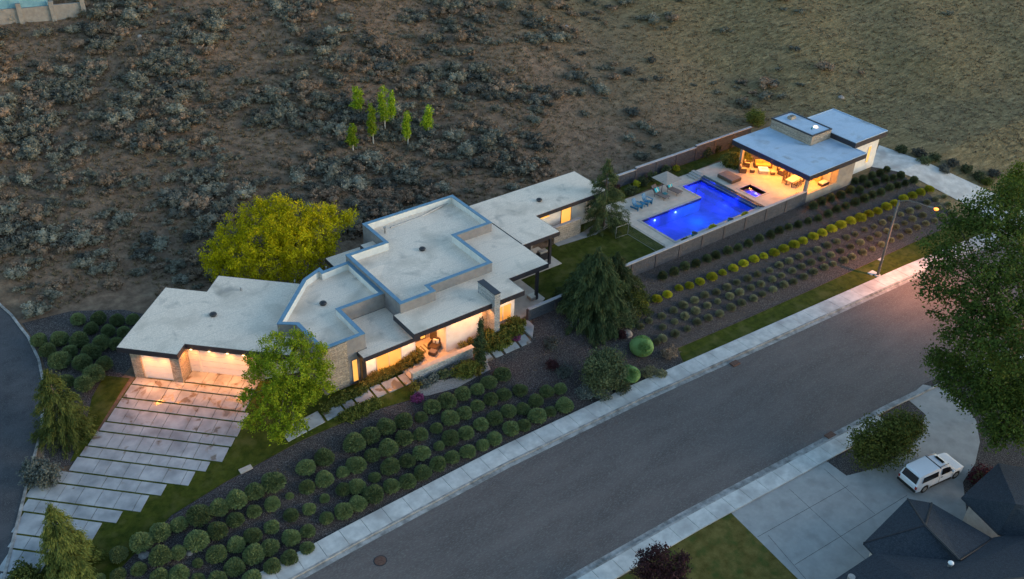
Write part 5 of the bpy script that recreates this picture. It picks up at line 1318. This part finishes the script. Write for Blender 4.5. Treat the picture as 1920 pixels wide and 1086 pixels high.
MB().cyl(p.x, p.y, -2.52, -2.462, .42, 28).build('cover', 'iron_cover', m_); rg = MB(); 
for k in range(28):
    a0, a1 = 2*math.pi*k/28, 2*math.pi*(k+1)/28
    rg.add([(p.x+math.cos(a)*r, p.y+math.sin(a)*r, -2.472) for a, r in ((a0,.43),(a1,.43),(a1,.50),(a0,.50))], [(0,3,2,1)[::-1]])
rg.build('rim', 'dark_steel', m_)
p = at(747, 941, -2.5); tag(MB().tube([(p.x, p.y+1.6, -2.5), (p.x+.05, p.y+1.6, -1.9)], .05, 6).build('marker_stake', 'yellow_shrub' if False else 'cushion_gold'), 'small yellow marker stake at the sidewalk edge', 'stake')
# wire pen on the lawn
N_ = thing('wire_pen', 'thin wire fence frame standing on the lawn beside the pool deck', 'wire fence', (63.5, 61, 0))
for x, y in ((62.4, 62.9), (64.1, 62.8), (64.15, 57.4)): MB().cyl(x, y, 0, 1.42, .03, 6).build('post', 'galvanised', N_)
for z in (.06, 1.4): MB().tube([(62.4, 62.9, z), (64.1, 62.8, z), (64.15, 57.4, z)], .022, 6).build('rail', 'galvanised', N_)
mb = MB()
for k in range(28): mb.tube([(64.1+.0018*k, 62.8-.19*k, .06), (64.1+.0018*k, 62.8-.19*k, 1.4)], .005, 4, cap=False)
for k in range(5): mb.tube([(64.1, 62.8, .3+.22*k), (64.15, 57.5, .3+.22*k)], .005, 4, cap=False)
mb.build('mesh', 'galvanised', N_)

# ------------------------------------------------------------------ terrace furniture
def adirondack(label, x, y, rz):
    t = thing('garden_chair', label, 'chair', (x, y, .07), rz, 'blue slatted chairs by the pool'); t.scale = (1.2, 1.2, 1.15)
    mb = MB()
    for k in range(5): mb.add([(-.28+.115*k, .22, .33), (-.28+.115*k+.1, .22, .33), (-.28+.115*k+.1, .55, 1.02-.03*abs(k-2)), (-.28+.115*k, .55, 1.02-.03*abs(k-2)), (-.28+.115*k, .26, .31), (-.18+.115*k, .26, .31), (-.18+.115*k, .59, 1.0-.03*abs(k-2)), (-.28+.115*k, .59, 1.0-.03*abs(k-2))], [(0,1,2,3), (7,6,5,4), (0,3,7,4), (1,5,6,2), (3,2,6,7)])
    mb.build('backrest', 'blue_plastic', t, local=True)
    mb = MB()
    for k in range(5): mb.box(-.29, .29, -.35+.115*k, -.25+.115*k, .40-.03*k, .43-.03*k)
    mb.build('seat', 'blue_plastic', t, local=True)
    for s in (-1, 1):
        MB().box(s*.34-.06, s*.34+.06, -.4, .35, .58, .61).build('armrest', 'blue_plastic', t, local=True)
        MB().box(s*.34-.03, s*.34+.03, -.36, -.28, 0, .58).build('leg', 'blue_plastic', t, local=True)
        MB().box(s*.31-.02, s*.31+.02, -.3, .6, .08, .26).build('leg', 'blue_plastic', t, local=True)
    return t
def fac(px, py, z=.07):
    p = at(px, py, z); return p.x, p.y
x, y = fac(1194.5, 392); adirondack('left of the two blue slatted garden chairs on the deck', x, y, R(12))
x, y = fac(1213, 383); adirondack('right of the two blue slatted garden chairs on the deck', x, y, R(12))
x, y = fac(1205, 388)
t = thing('side_table', 'small blue table between the two blue garden chairs', 'side table', (x, y, .07))
MB().cyl(0, 0, .42, .46, .27, 14).build('tabletop', 'blue_plastic', t, local=True)
for a, b_ in ((-1,-1),(1,-1),(1,1),(-1,1)): MB().box(a*.16-.02, a*.16+.02, b_*.16-.02, b_*.16+.02, 0, .42).build('leg', 'blue_plastic', t, local=True)
def lounger(label, x, y, rz):
    t = thing('sun_lounger', label, 'sun lounger', (x, y, .07), rz, 'brown sling loungers by the pool'); t.scale = (1.15, 1.2, 1.15)
    MB().add([(-.36,-1.0,.36),(.36,-1.0,.36),(.36,.25,.36),(-.36,.25,.36),(-.36,-1.0,.32),(.36,-1.0,.32),(.36,.25,.32),(-.36,.25,.32)], [(0,1,2,3),(7,6,5,4),(0,4,5,1),(1,5,6,2),(3,7,4,0)]).build('seat', 'sling_brown', t, local=True)
    MB().add([(-.36,.25,.37),(.36,.25,.37),(.36,.85,1.02),(-.36,.85,1.02),(-.36,.29,.33),(.36,.29,.33),(.36,.89,.98),(-.36,.89,.98)], [(0,1,2,3),(7,6,5,4),(1,5,6,2),(3,7,4,0),(2,6,7,3)]).build('backrest', 'sling_brown', t, local=True)
    for s in (-1, 1):
        MB().tube([(s*.38,-1.02,.34),(s*.38,.25,.34),(s*.38,.88,1.03)], .025, 6).build('side_rail', 'black_metal', t, local=True)
        for yy in (-.8, .35): MB().tube([(s*.36, yy, .34), (s*.36, yy-.05, 0)], .022, 6).build('leg', 'black_metal', t, local=True)
    MB().tube([(-.3,.7,.84),(.3,.7,.84)], .05, 8)
    return t
for px, py, lab, lab2 in ((1236, 369, 'left brown sling lounger beside the blue chairs', 'turquoise striped pillow on the left lounger'), (1260, 360, 'right brown sling lounger nearest the pool corner', 'turquoise striped pillow on the right lounger')):
    x, y = fac(px, py); lounger(lab, x, y, R(8))
    pl = thing('pillow', lab2, 'pillow', (x, y, .07), R(8), 'turquoise pillows on the loungers'); pl.scale = (1.15, 1.2, 1.15)
    MB().add([(-.3,.25,.42),(.3,.25,.42),(.3,.55,.78),(-.3,.55,.78),(-.3,.2,.5),(.3,.2,.5),(.3,.47,.85),(-.3,.47,.85)], [(0,3,2,1),(4,5,6,7),(0,1,5,4),(1,2,6,5),(2,3,7,6),(3,0,4,7)]).build('cover', 'turquoise', pl, local=True, bevel=.03)
    MB().add([(-.05,.18,.505),(.05,.18,.505),(.05,.455,.86),(-.05,.455,.86)], [(0,1,2,3)]).build('stripe', 'cushion_light', pl, local=True)
# tilted parasol
x, y = fac(1239.5, 366); t = thing('parasol', 'open beige parasol on a dark pole between the loungers', 'parasol', (x, y, .07))
MB().cyl(0, 0, 0, .08, .3, 16).build('base', 'dark_steel', t, local=True); MB().cyl(0, 0, .08, 1.75, .04, 8).build('pole', 'dark_steel', t, local=True)
MB().tube([(0,0,1.72),(.9,.35,1.86)], .03, 6).build('arm', 'dark_steel', t, local=True)
cx, cy, cz = 1.05, .40, 1.95; vs = [(cx, cy, cz)]; n = 4
for k in range(n):
    a = 2*math.pi*(k+.5)/n; rx = 1.75; dz = -.2+.08*math.cos(a)
    vs.append((cx+math.cos(a)*rx, cy+math.sin(a)*rx, cz+dz))
vs += [(v[0], v[1], v[2]-.03) for v in vs]
fs = [(0, 1+k, 1+(k+1)%n) for k in range(n)]+[(n+1, n+2+(k+1)%n, n+2+k) for k in range(n)]+[(1+k, n+2+k, n+2+(k+1)%n, 1+(k+1)%n) for k in range(n)]
MB().add(vs, fs).build('canopy', 'canvas', t, local=True)
x, y = fac(1246, 369); t = thing('side_table', 'small glass side table between the two loungers', 'side table', (x, y, .07))
MB().box(-.25,.25,-.25,.25,.42,.45).build('tabletop', 'blue_glaze', t, local=True)
for a, b_ in ((-1,-1),(1,-1),(1,1),(-1,1)): MB().box(a*.2-.015, a*.2+.015, b_*.2-.015, b_*.2+.015, 0, .42).build('leg', 'black_metal', t, local=True)
# day bed
t = thing('day_bed', 'low wide brown wicker day bed beside the spa', 'day bed', (82.55, 65.0, .5), R(0))
MB().box(-.85, .85, -1.15, 1.15, .06, .42).build('frame', 'wicker', t, local=True, bevel=.03); MB().box(-.82, -.003, -1.12, 1.12, .421, .5).build('cushion', 'sling_brown', t, local=True, bevel=.02); MB().box(.003, .82, -1.12, 1.12, .421, .5).build('cushion', 'sling_brown', t, local=True, bevel=.02)
MB().box(-.75, .75, -1.05, 1.05, 0, .06).build('plinth', 'black_metal', t, local=True)
def sofa(name, label, cat, x, y, rz, w, d, m='wicker', c='cushion_gold', back=.8, group=None, n=2):
    t = thing(name, label, cat, (x, y, .5), rz, group)
    MB().box(-w/2, w/2, -d/2, d/2, .05, .34).build('frame', m, t, local=True, bevel=.02)
    MB().box(-w/2+.003, w/2-.003, d/2-.15, d/2-.003, .341, back).build('backrest', m, t, local=True, bevel=.02)
    for s in (-1, 1): MB().box(s*(w/2-.07)-.065, s*(w/2-.07)+.065, -d/2+.01, d/2-.155, .341, .6).build('armrest', m, t, local=True, bevel=.02)
    iw = (w-.3)/n
    for k in range(n):
        x0 = -w/2+.15+k*iw
        MB().box(x0+.01, x0+iw-.01, -d/2+.02, d/2-.16, .342, .47).build('cushion', c, t, local=True, bevel=.02)
        MB().box(x0+.03, x0+iw-.03, d/2-.3, d/2-.16, .475, back+.03).build('back_cushion', c, t, local=True, bevel=.02)
    return t
def fd(px, py): p = at(px, py, .5); return p.x, p.y
def dpx(a, b): return fd(1300+a/8, 290+b/8)
x, y = dpx(1035, 185); sofa('sofa', 'brown wicker sofa with gold cushions behind the white fire table', 'sofa', x, y, R(-40), 2.2, .95)
x, y = dpx(730, 255); sofa('armchair', 'wicker armchair with light pillow nearest the left column', 'armchair', x, y, R(50), 1.1, .9, c='cushion_tan', group='armchairs under the pool house roof', n=1)
x, y = dpx(1335, 295); sofa('armchair', 'wicker armchair right of the fire table', 'armchair', x, y, R(190), 1.1, .9, c='cushion_tan', group='armchairs under the pool house roof', n=1)
x, y = dpx(790, 175); sofa('armchair', 'wicker armchair at the back edge beside the lit lawn', 'armchair', x, y, R(40), .9, .85, c='cushion_tan', group='armchairs under the pool house roof', n=1)
x, y = dpx(1310, 235); sofa('armchair', 'wicker armchair half hidden by the roof edge', 'armchair', x, y, R(-60), .9, .85, c='cushion_tan', group='armchairs under the pool house roof', n=1)
for (a, b_), lab in (((880, 265), 'wicker stool left of the fire table'), ((1185, 300), 'wicker stool right of the fire table')):
    x, y = dpx(a, b_); t = thing('ottoman', lab, 'ottoman', (x, y, .5), R(-38), 'wicker stools round the fire table')
    MB().box(-.26, .26, -.26, .26, .04, .38).build('base', 'wicker', t, local=True, bevel=.02); MB().box(-.26, .26, -.26, .26, .382, .46).build('cushion', 'cushion_tan', t, local=True, bevel=.02)
x, y = dpx(1045, 270); t = thing('fire_table', 'bright white square fire table in front of the sofa', 'table', (x, y, .5), R(-38))
MB().box(-.5, .5, -.5, .5, 0, .45).build('base', 'tan_wall', t, local=True); MB().box(-.58, .58, -.58, .58, .452, .52).build('tabletop', 'fire_table_glow', t, local=True, bevel=.01)
MB().box(-.25, .25, -.12, .12, .521, .56).build('burner', 'stone_top', t, local=True)
x, y = dpx(1490, 440); t = thing('dining_table', 'long dining table with pale top set near the corner column', 'dining table', (x, y, .5), R(8)); DT = (x, y)
MB().box(-1.05, 1.05, -.5, .5, .7, .75).build('tabletop', 'stone_top', t, local=True, bevel=.01)
for a, b_ in ((-1,-1),(1,-1),(1,1),(-1,1)): MB().box(a*.9-.04, a*.9+.04, b_*.38-.04, b_*.38+.04, 0, .7).build('leg', 'wicker', t, local=True)
k = 0
for a in (-.65, 0, .65):
    for s in (-1, 1):
        c_, n_ = math.cos(R(8)), math.sin(R(8)); xx, yy = a*c_-s*.75*n_, a*n_+s*.75*c_
        lab = '%s dining chair on the %s side of the pale dining table' % (('left', 'middle', 'right')[int((a+.65)/.65+.5)], 'near' if s < 0 else 'far')
        q = thing('dining_chair', lab, 'chair', (x+xx, y+yy, .5), R(8)+(math.pi if s < 0 else 0), 'chairs round the dining table')
        MB().box(-.23, .23, -.23, .23, .42, .47).build('seat', 'wicker', q, local=True); MB().box(-.23, .23, .19, .23, .471, .9).build('backrest', 'wicker', q, local=True)
        for u, v in ((-1,-1),(1,-1),(1,1),(-1,1)): MB().box(u*.2-.02, u*.2+.02, v*.2-.02, v*.2+.02, 0, .42).build('leg', 'black_metal', q, local=True)
x, y = fd(1543, 347); t = thing('bench_ottoman', 'low cushioned bench seen through the opening beside the corner column', 'bench', (x, y, .5), R(0))
MB().box(-.6, .6, -.35, .35, .05, .36).build('base', 'wicker', t, local=True, bevel=.02); MB().box(-.58, .58, -.33, .33, .362, .47).build('cushion', 'cushion_light', t, local=True, bevel=.02)
# pots on the near edge of the pool
for (px, py), lab in (((1369, 418), 'blue glazed pot on the near pool edge, right one of two'), ((1301, 444), 'blue glazed pot on the near pool edge, left one of two')):
    x, y = fac(px, py); t = thing('planter', lab, 'planter', (x, y, .07), 0, 'blue pots along the pool wall')
    MB().tube([(0,0,0), (0,0,.25), (0,0,.5)], [.22, .34, .38], 16).build('pot', 'blue_glaze', t, local=True, smooth=False)
    MB().dome(0, 0, .49, .32, .08, 12, 3).build('soil', 'mulch', t, local=True)
for i, (px, py, lab) in enumerate(((1336, 429, 'yellow shrub against the wall between the two blue pots'), (1397, 406, 'yellow shrub against the wall near the terrace steps'), (1285, 455, 'small plant against the wall left of the blue pots'), (1495, 371, 'small potted plant at the wall near the corner column'))):
    x, y = fac(px, py, .1 if px < 1450 else .5); o = crown('pool_plant', [(x, y, (.35 if px < 1450 else .75), .42, .32, .3)], 110, 10, .06, .06, 'yellow_shrub' if i < 2 else 'hedge_leaf', None, 700+i); tag(o, lab, 'plant')
# entry terrace
t = thing('lounge_chair', 'dark wicker lounge chair in the entry recess', 'chair', (35.75, 57.55, .13), R(-60))
MB().box(-.42, .42, -.45, .4, .1, .38).build('frame', 'wicker', t, local=True, bevel=.03); MB().box(-.42, .42, .402, .52, .1, .95).build('backrest', 'wicker', t, local=True, bevel=.03)
for s in (-1, 1): MB().box(s*.46-.04, s*.46+.04, -.45, .4, .1, .6).build('armrest', 'wicker', t, local=True, bevel=.02)
t = thing('footstool', 'dark wicker footstool in front of the lounge chair', 'footstool', (35.15, 56.9, .13), R(-60)); MB().box(-.35, .35, -.3, .3, .05, .36).build('base', 'wicker', t, local=True, bevel=.03); MB().box(-.33, .33, -.28, .28, .362, .42).build('cushion', 'sling_brown', t, local=True, bevel=.02)
t = thing('pillow', 'cream striped pillow on the dark lounge chair', 'pillow', (35.75, 57.55, .13), R(-60)); MB().box(-.28, .28, .18, .38, .40, .82).build('cover', 'cushion_light', t, local=True, bevel=.05); MB().box(-.06, .06, .165, .179, .46, .76).build('stripe', 'mat_stripe', t, local=True)
t = thing('door_mat', 'striped cream and brown mat on the entry terrace', 'rug', (34.85, 58.1, .13)); MB().box(-.72, .72, -.5, .5, .002, .02).build('base', 'mat_cream', t, local=True)
for k in (-.36, .0, .36): MB().box(k-.09, k+.09, -.5+.001, .5-.001, .021, .026).build('stripe', 'mat_stripe', t, local=True)
# patio behind the house
p = at(940+320/5.43, 420+725/5.43, .5); t = thing('ottoman', 'pale square ottoman beside the black patio post', 'ottoman', (p.x, p.y, .1), R(0))
MB().box(-.45, .45, -.35, .35, .05, .34).build('base', 'canvas', t, local=True, bevel=.03); MB().box(-.43, .43, -.33, .33, .342, .44).build('cushion', 'cushion_light', t, local=True, bevel=.03)
t = thing('outdoor_bench', 'tan bench at the patio edge under the roof corner', 'bench', (46.3, 60.6, .1), R(90)); MB().box(-.8, .8, -.28, .28, .3, .42).build('seat', 'cushion_tan', t, local=True, bevel=.02); MB().box(-.7, .7, -.2, .2, 0, .3).build('base', 'wicker', t, local=True)
p = at(1017, 478, .6); t = thing('grill', 'covered steel grill on the patio below the seam of the roofs', 'grill', (p.x, p.y, .1))
MB().box(-.6, .6, -.3, .3, 0, .8).build('cabinet', 'dark_steel', t, local=True); MB().box(-.5, .5, -.28, .28, .802, 1.05).build('lid', 'galvanised', t, local=True, bevel=.06)

# ------------------------------------------------------------------ parked truck with canopy
def truck():
    t = thing('pickup_truck', 'white pickup truck with matching canopy parked on the round drive', 'truck', (61.0, 23.0, -2.445), R(-9))
    # side profile (x forward, z up), half width by height
    prof = [(-2.72,.50),(-2.78,.62),(-2.78,1.02),(-2.72,1.10),(-2.5,1.78),(-2.4,1.86),(-.35,1.90),(-.28,1.84),(-.2,1.86),(.55,1.80),(.85,1.70),(1.45,1.15),(1.55,1.10),(2.35,1.0),(2.62,.88),(2.72,.66),(2.72,.42),(2.6,.32),(2.3,.32)]
    bot = [(2.28,.32),(2.2,.62),(1.98,.82),(1.62,.82),(1.40,.62),(1.32,.30),(-1.28,.30),(-1.36,.62),(-1.58,.82),(-1.94,.82),(-2.16,.62),(-2.24,.34),(-2.66,.36)]
    P = prof+bot
    def hw(z, x):
        w = .97 if z < .95 else .97-.20*((z-.95)/.95)
        if x > 1.9: w -= .16*((x-1.9)/.82)**2
        if x < -2.4: w -= .05
        return w
    bm = bmesh.new(); L_ = []
    for s in (-1, 1): L_.append([bm.verts.new((x, s*hw(z, x), z)) for x, z in P])
    n = len(P)
    for i in range(n): bm.faces.new((L_[0][i], L_[0][(i+1)%n], L_[1][(i+1)%n], L_[1][i]))
    bm.faces.new(L_[0][::-1]); bm.faces.new(L_[1])
    bmesh.ops.recalc_face_normals(bm, faces=bm.faces[:]); 
    bmesh.ops.triangulate(bm, faces=[f for f in bm.faces if len(f.verts) > 4])
    me = bpy.data.meshes.new('body'); bm.to_mesh(me); bm.free()
    body = link('body', me, 'car_paint', t)
    def pane(name, pts, m='tinted_glass', par=body):
        n = len(pts); return MB().add(pts, [tuple(range(n))]).build(name, m, par, local=True)
    def sidewin(name, xz):
        for s in (-1, 1):
            pts = [(x, s*(hw(z, x)+.012), z) for x, z in xz]; pane(name, pts if s < 0 else pts[::-1])
    sidewin('side_window', [(-.1,1.16),(1.22,1.14),(.78,1.62),(.5,1.70),(-.05,1.74)])
    sidewin('canopy_window', [(-2.28,1.18),(-.45,1.18),(-.48,1.66),(-2.12,1.66)])
    pane('windshield', [(1.47,-.74,1.17),(1.47,.74,1.17),(.90,.66,1.70),(.90,-.66,1.70)])
    pane('rear_window', [(-2.745,.74,1.12),(-2.745,-.74,1.12),(-2.555,-.68,1.72),(-2.555,.68,1.72)])
    pane('sunroof', [(.30,-.42,1.868),(.62,-.42,1.83),(.62,.42,1.83),(.30,.42,1.868)])
    MB().box(-.34, -.24, -.79, .79, 1.83, 1.905).build('cab_gap', 'rubber', body, local=True)
    for s in (-1, 1):
        MB().tube([(-.15, s*.70, 1.90), (.75, s*.66, 1.84)], .03, 6).build('roof_rail', 'black_metal', body, local=True)
        MB().box(1.05, 1.2, s*1.02-.1, s*1.02+.1, 1.1, 1.28).build('mirror', 'car_paint', body, local=True, bevel=.03)
        MB().box(-2.795, -2.70, s*.84-.08, s*.84+.08, .68, .98).build('tail_light', 'tail_red', body, local=True)
        MB().box(2.5, 2.68, s*.72-.13, s*.72+.13, .72, .84).build('headlight', 'white_paint', body, local=True, bevel=.02)
    for s in (-1, 1):
        MB().box(-.32, -.29, s*.985-.006, s*.985+.006, .5, 1.02).build('door_seam', 'rubber', body, local=True)
        MB().box(1.28, 1.30, s*.985-.006, s*.985+.006, .5, 1.02).build('door_seam', 'rubber', body, local=True)
        MB().box(-1.2, 1.25, s*.965-.03, s*.965+.03, .30, .44).build('side_step', 'rubber', t, local=True, bevel=.01)
        MB().box(-.15, .05, s*.985-.02, s*.985+.02, .98, 1.02).build('door_handle', 'black_metal', body, local=True)
    MB().box(-2.88, -2.76, -.9, .9, .42, .62).build('rear_bumper', 'rubber', t, local=True, bevel=.03)
    MB().box(2.70, 2.78, -.78, .78, .36, .54).build('front_bumper', 'dark_steel', t, local=True, bevel=.03)
    for x in (-1.76, 1.80):
        for s in (-1, 1):
            w_ = MB().tube([(x, s*.74, .385), (x, s*.97, .385)], .385, 24).build('wheel', 'rubber', t, local=True)
            MB().tube([(x, s*.95, .385), (x, s*.982, .385)], .22, 18).build('rim', 'galvanised', w_, local=True)
    MB().box(-2.6, 2.6, -.72, .72, .26, .5).build('chassis', 'rubber', t, local=True)
truck()
# neighbours' houses at the bottom right
def roof_faces(name, root, polys, m='shingle'):
    mb = MB()
    for pl in polys: mb.add([(p.x, p.y, p.z) for p in pl], [tuple(range(len(pl)))])
    me_o = mb.build(name, m, root)
    bm = bmesh.new(); bm.from_mesh(me_o.data); bmesh.ops.remove_doubles(bm, verts=bm.verts[:], dist=.02)
    r = bmesh.ops.extrude_face_region(bm, geom=bm.faces[:])
    for g in r['geom']:
        if isinstance(g, bmesh.types.BMVert): g.co.z -= .18
    bmesh.ops.recalc_face_normals(bm, faces=bm.faces[:]); bm.to_mesh(me_o.data); bm.free(); return me_o
NB = thing('neighbour_house', 'dark shingled hip-roofed house at the bottom right corner', 'house', (60, 14, -2.5))
e = .4
a_, b_, c_, d_ = at(1619, 1018, e), at(1702, 935, e), at(1747, 943, e), at(1862, 1010, e)
pk1, pk2 = at(1735, 985, 1.8), at(1800, 1050, 1.8)
f_ = at(1640, 1040, e); v_ = at(1790, 1054, 1.2)
roof_faces('garage_roof', NB, [[a_, pk1, b_], [b_, pk1, c_], [c_, pk1, pk2, d_], [a_, at(1641, 1041, e), v_, pk2, pk1], [v_, d_, pk2]])
g1, g2, g3 = at(1560, 1090, e), at(1500, 1180, e), at(1900, 1260, e)
rd1, rd2 = at(1740, 1100, 3.0), at(1960, 1080, 3.1)
roof_faces('main_roof', NB, [[at(1640, 1037, e), g1, rd1, at(1800, 1052, 1.6)], [g1, g2, g3, rd1], [at(1800, 1052, 1.6), rd1, rd2, at(1960, 990, .6), at(1862, 1008, e)], [rd1, g3, at(2100, 1150, e), rd2]])
MB().prism([(q.x, q.y) for q in (a_.lerp(pk1, .18), b_.lerp(pk1, .18), c_.lerp(pk1, .18), d_.lerp(pk2, .3), at(1880, 1200, 0), at(1560, 1150, 0), f_)], -2.6, .2).build('wall', 'tan_wall', NB)
for _a, _b in ((pk1, pk2), (pk1, a_), (pk1, b_), (pk1, c_), (pk2, d_), (rd1, rd2)): MB().tube([_a+Vector((0,0,.0)), _b+Vector((0,0,.0))], .07, 5).build('ridge_cap', 'dark_steel', NB)
p = at(1783, 1056, 2.2); MB().cyl(p.x, p.y, .9, 2.2, .14, 10).build('vent_pipe', 'galvanised', NB); MB().dome(p.x, p.y, 2.2, .2, .16, 12, 3).build('vent_cap', 'white_paint', NB)
p = at(1597, 1081, 1.0); MB().cyl(p.x, p.y, .4, 1.0, .25, 12).build('roof_turbine', 'galvanised', NB)
NB2 = thing('neighbour_house', 'dark roofed house partly under the trees at the right edge', 'house', (74, 15, -2.5))
a_, b_, c_, d_ = at(1803, 932, .4), at(1872, 868, .4), at(1990, 890, .4), at(1990, 1040, .4)
pk1, pk2 = at(1905, 945, 2.8), at(1990, 960, 2.8)
roof_faces('roof', NB2, [[a_, pk1, b_], [b_, pk1, pk2, c_], [a_, at(1872, 1000, .4), at(1990, 1040, .4), pk2, pk1]])
MB().prism([(q.x, q.y) for q in (a_.lerp(pk1, .2), b_.lerp(pk1, .2), c_.lerp(pk2, .2), d_.lerp(pk2, .2), at(1872, 1000, .4).lerp(pk1, .2))], -2.6, .2).build('wall', 'tan_wall', NB2)
# neighbour's plot at the top left of the hillside
pa = T(-20, 48); pc = T(163, 28)
W2 = thing('boundary_wall', 'pale tan block wall with square piers high on the hillside at the top left', 'wall', pa)
dv = Vector((pc.x-pa.x, pc.y-pa.y, 0)); LN = dv.length; dv.normalize(); nw = 3
zmid = [T(-20, 46).z, T(40, 42).z, T(102, 33).z, T(163, 28).z]
for k in range(3):
    s0, s1 = LN*(0, .33, .66)[k], LN*(.33, .66, .98)[k]; x0, y0, x1, y1 = pa.x+dv.x*s0, pa.y+dv.y*s0, pa.x+dv.x*s1, pa.y+dv.y*s1
    zz_ = h0((x0+x1)/2, (y0+y1)/2)
    MB().wall((x0, y0), (x1, y1), zz_-1.2, zz_+1.9, .25).build('wall_panel', 'hill_wall', W2)
    MB().obox(x1, y1, zz_-1.2, zz_+2.5, .55, .55, math.atan2(dv.y, dv.x)).build('pier', 'hill_wall', W2)
MB().obox(pa.x, pa.y, pa.z-1.2, pa.z+2.9, .55, .55, math.atan2(dv.y, dv.x)).build('pier', 'hill_wall', W2)
nn = Vector((-dv.y, dv.x, 0))
def off(s, t): q = pa+dv*s+nn*t; return (q.x, q.y)
zc = h0(*off(LN*.4, 6))+1.7
mb = MB(); mb.prism([off(-6, .4), off(LN*.62, .4), off(LN*.62, 26), off(-6, 26)], zc-3, zc); struct(mb.build('neighbour_terrace', 'blue_terrace'))
N3 = thing('neighbour_fence', 'low dark railing on the pale terrace behind the hillside wall', 'railing', (*off(0, 1.2), zc))
MB().wall(off(-4, 1.2), off(LN*.6, 1.2), zc+.75, zc+.82, .06).build('rail', 'dark_steel', N3)
for k in range(9): q = off(-3+k*(LN*.6+2)/9, 1.23); MB().box(q[0]-.03, q[0]+.03, q[1]-.03, q[1]+.03, zc, zc+.75).build('post', 'dark_steel', N3)
N4 = thing('swimming_pool', 'pale blue neighbouring pool cover at the very top left corner', 'pool cover', (*off(LN*.15, 6), zc))
MB().prism([off(-3, 3), off(LN*.28, 3), off(LN*.28, 14), off(-3, 14)], zc+.01, zc+.1).build('cover', 'roof_metal_blue', N4)
# small litter on the slope seen as pale specks
for px, py, r, lab in ((1577, 183, .5, 'pale flat rock on the grassy slope above the pool house'), (1062, 51, .5, 'pale streak of rock high on the slope'), (262, 69, .3, 'small white rock high on the slope at the left')):
    p = T(px, py); mb = MB(); mb.dome(p.x, p.y, p.z-.05, r, .35, 7, 3); tag(mb.build('pale_rock', 'rock'), lab, 'rock')
# ------------------------------------------------------------------ light
w = bpy.data.worlds.new('World'); bpy.context.scene.world = w; w.use_nodes = True
nt = w.node_tree; bg = nt.nodes['Background']; sky = nt.nodes.new('ShaderNodeTexSky'); sky.sky_type = 'NISHITA'
SUN_EL, SUN_AZ = 3.0, -45.0     # low in the sky to the right of the view
sky.sun_disc = False; sky.sun_elevation = R(SUN_EL); sky.sun_rotation = R(90-SUN_AZ); sky.altitude = 800; sky.ozone_density = 1.6; sky.dust_density = .6
nt.links.new(sky.outputs['Color'], bg.inputs['Color']); bg.inputs['Strength'].default_value = 0.15
l = bpy.data.lights.new('sun', 'SUN'); l.energy = .25; l.angle = R(25); l.color = (1.0, .86, .70)
o = bpy.data.objects.new('sun', l); COL.objects.link(o)
d = Vector((math.cos(R(SUN_AZ))*math.cos(R(16)), math.sin(R(SUN_AZ))*math.cos(R(16)), math.sin(R(16))))
o.rotation_euler = d.to_track_quat('Z', 'Y').to_euler()

cam = bpy.data.cameras.new('camera'); co = bpy.data.objects.new('camera', cam); COL.objects.link(co)
co.matrix_world = Matrix.Translation((0, 0, CAMH)) @ M3.to_4x4()
cam.sensor_width = 36; cam.lens = F_PX/1920*36; cam.clip_end = 3000; cam.clip_start = 1
sc = bpy.context.scene; sc.camera = co
sc.view_settings.view_transform = 'Standard'; sc.view_settings.look = 'None'; sc.view_settings.gamma = 1; sc.view_settings.exposure = 2.6
sc.cycles.max_bounces = 6; sc.cycles.transparent_max_bounces = 8; sc.cycles.sample_clamp_indirect = 4
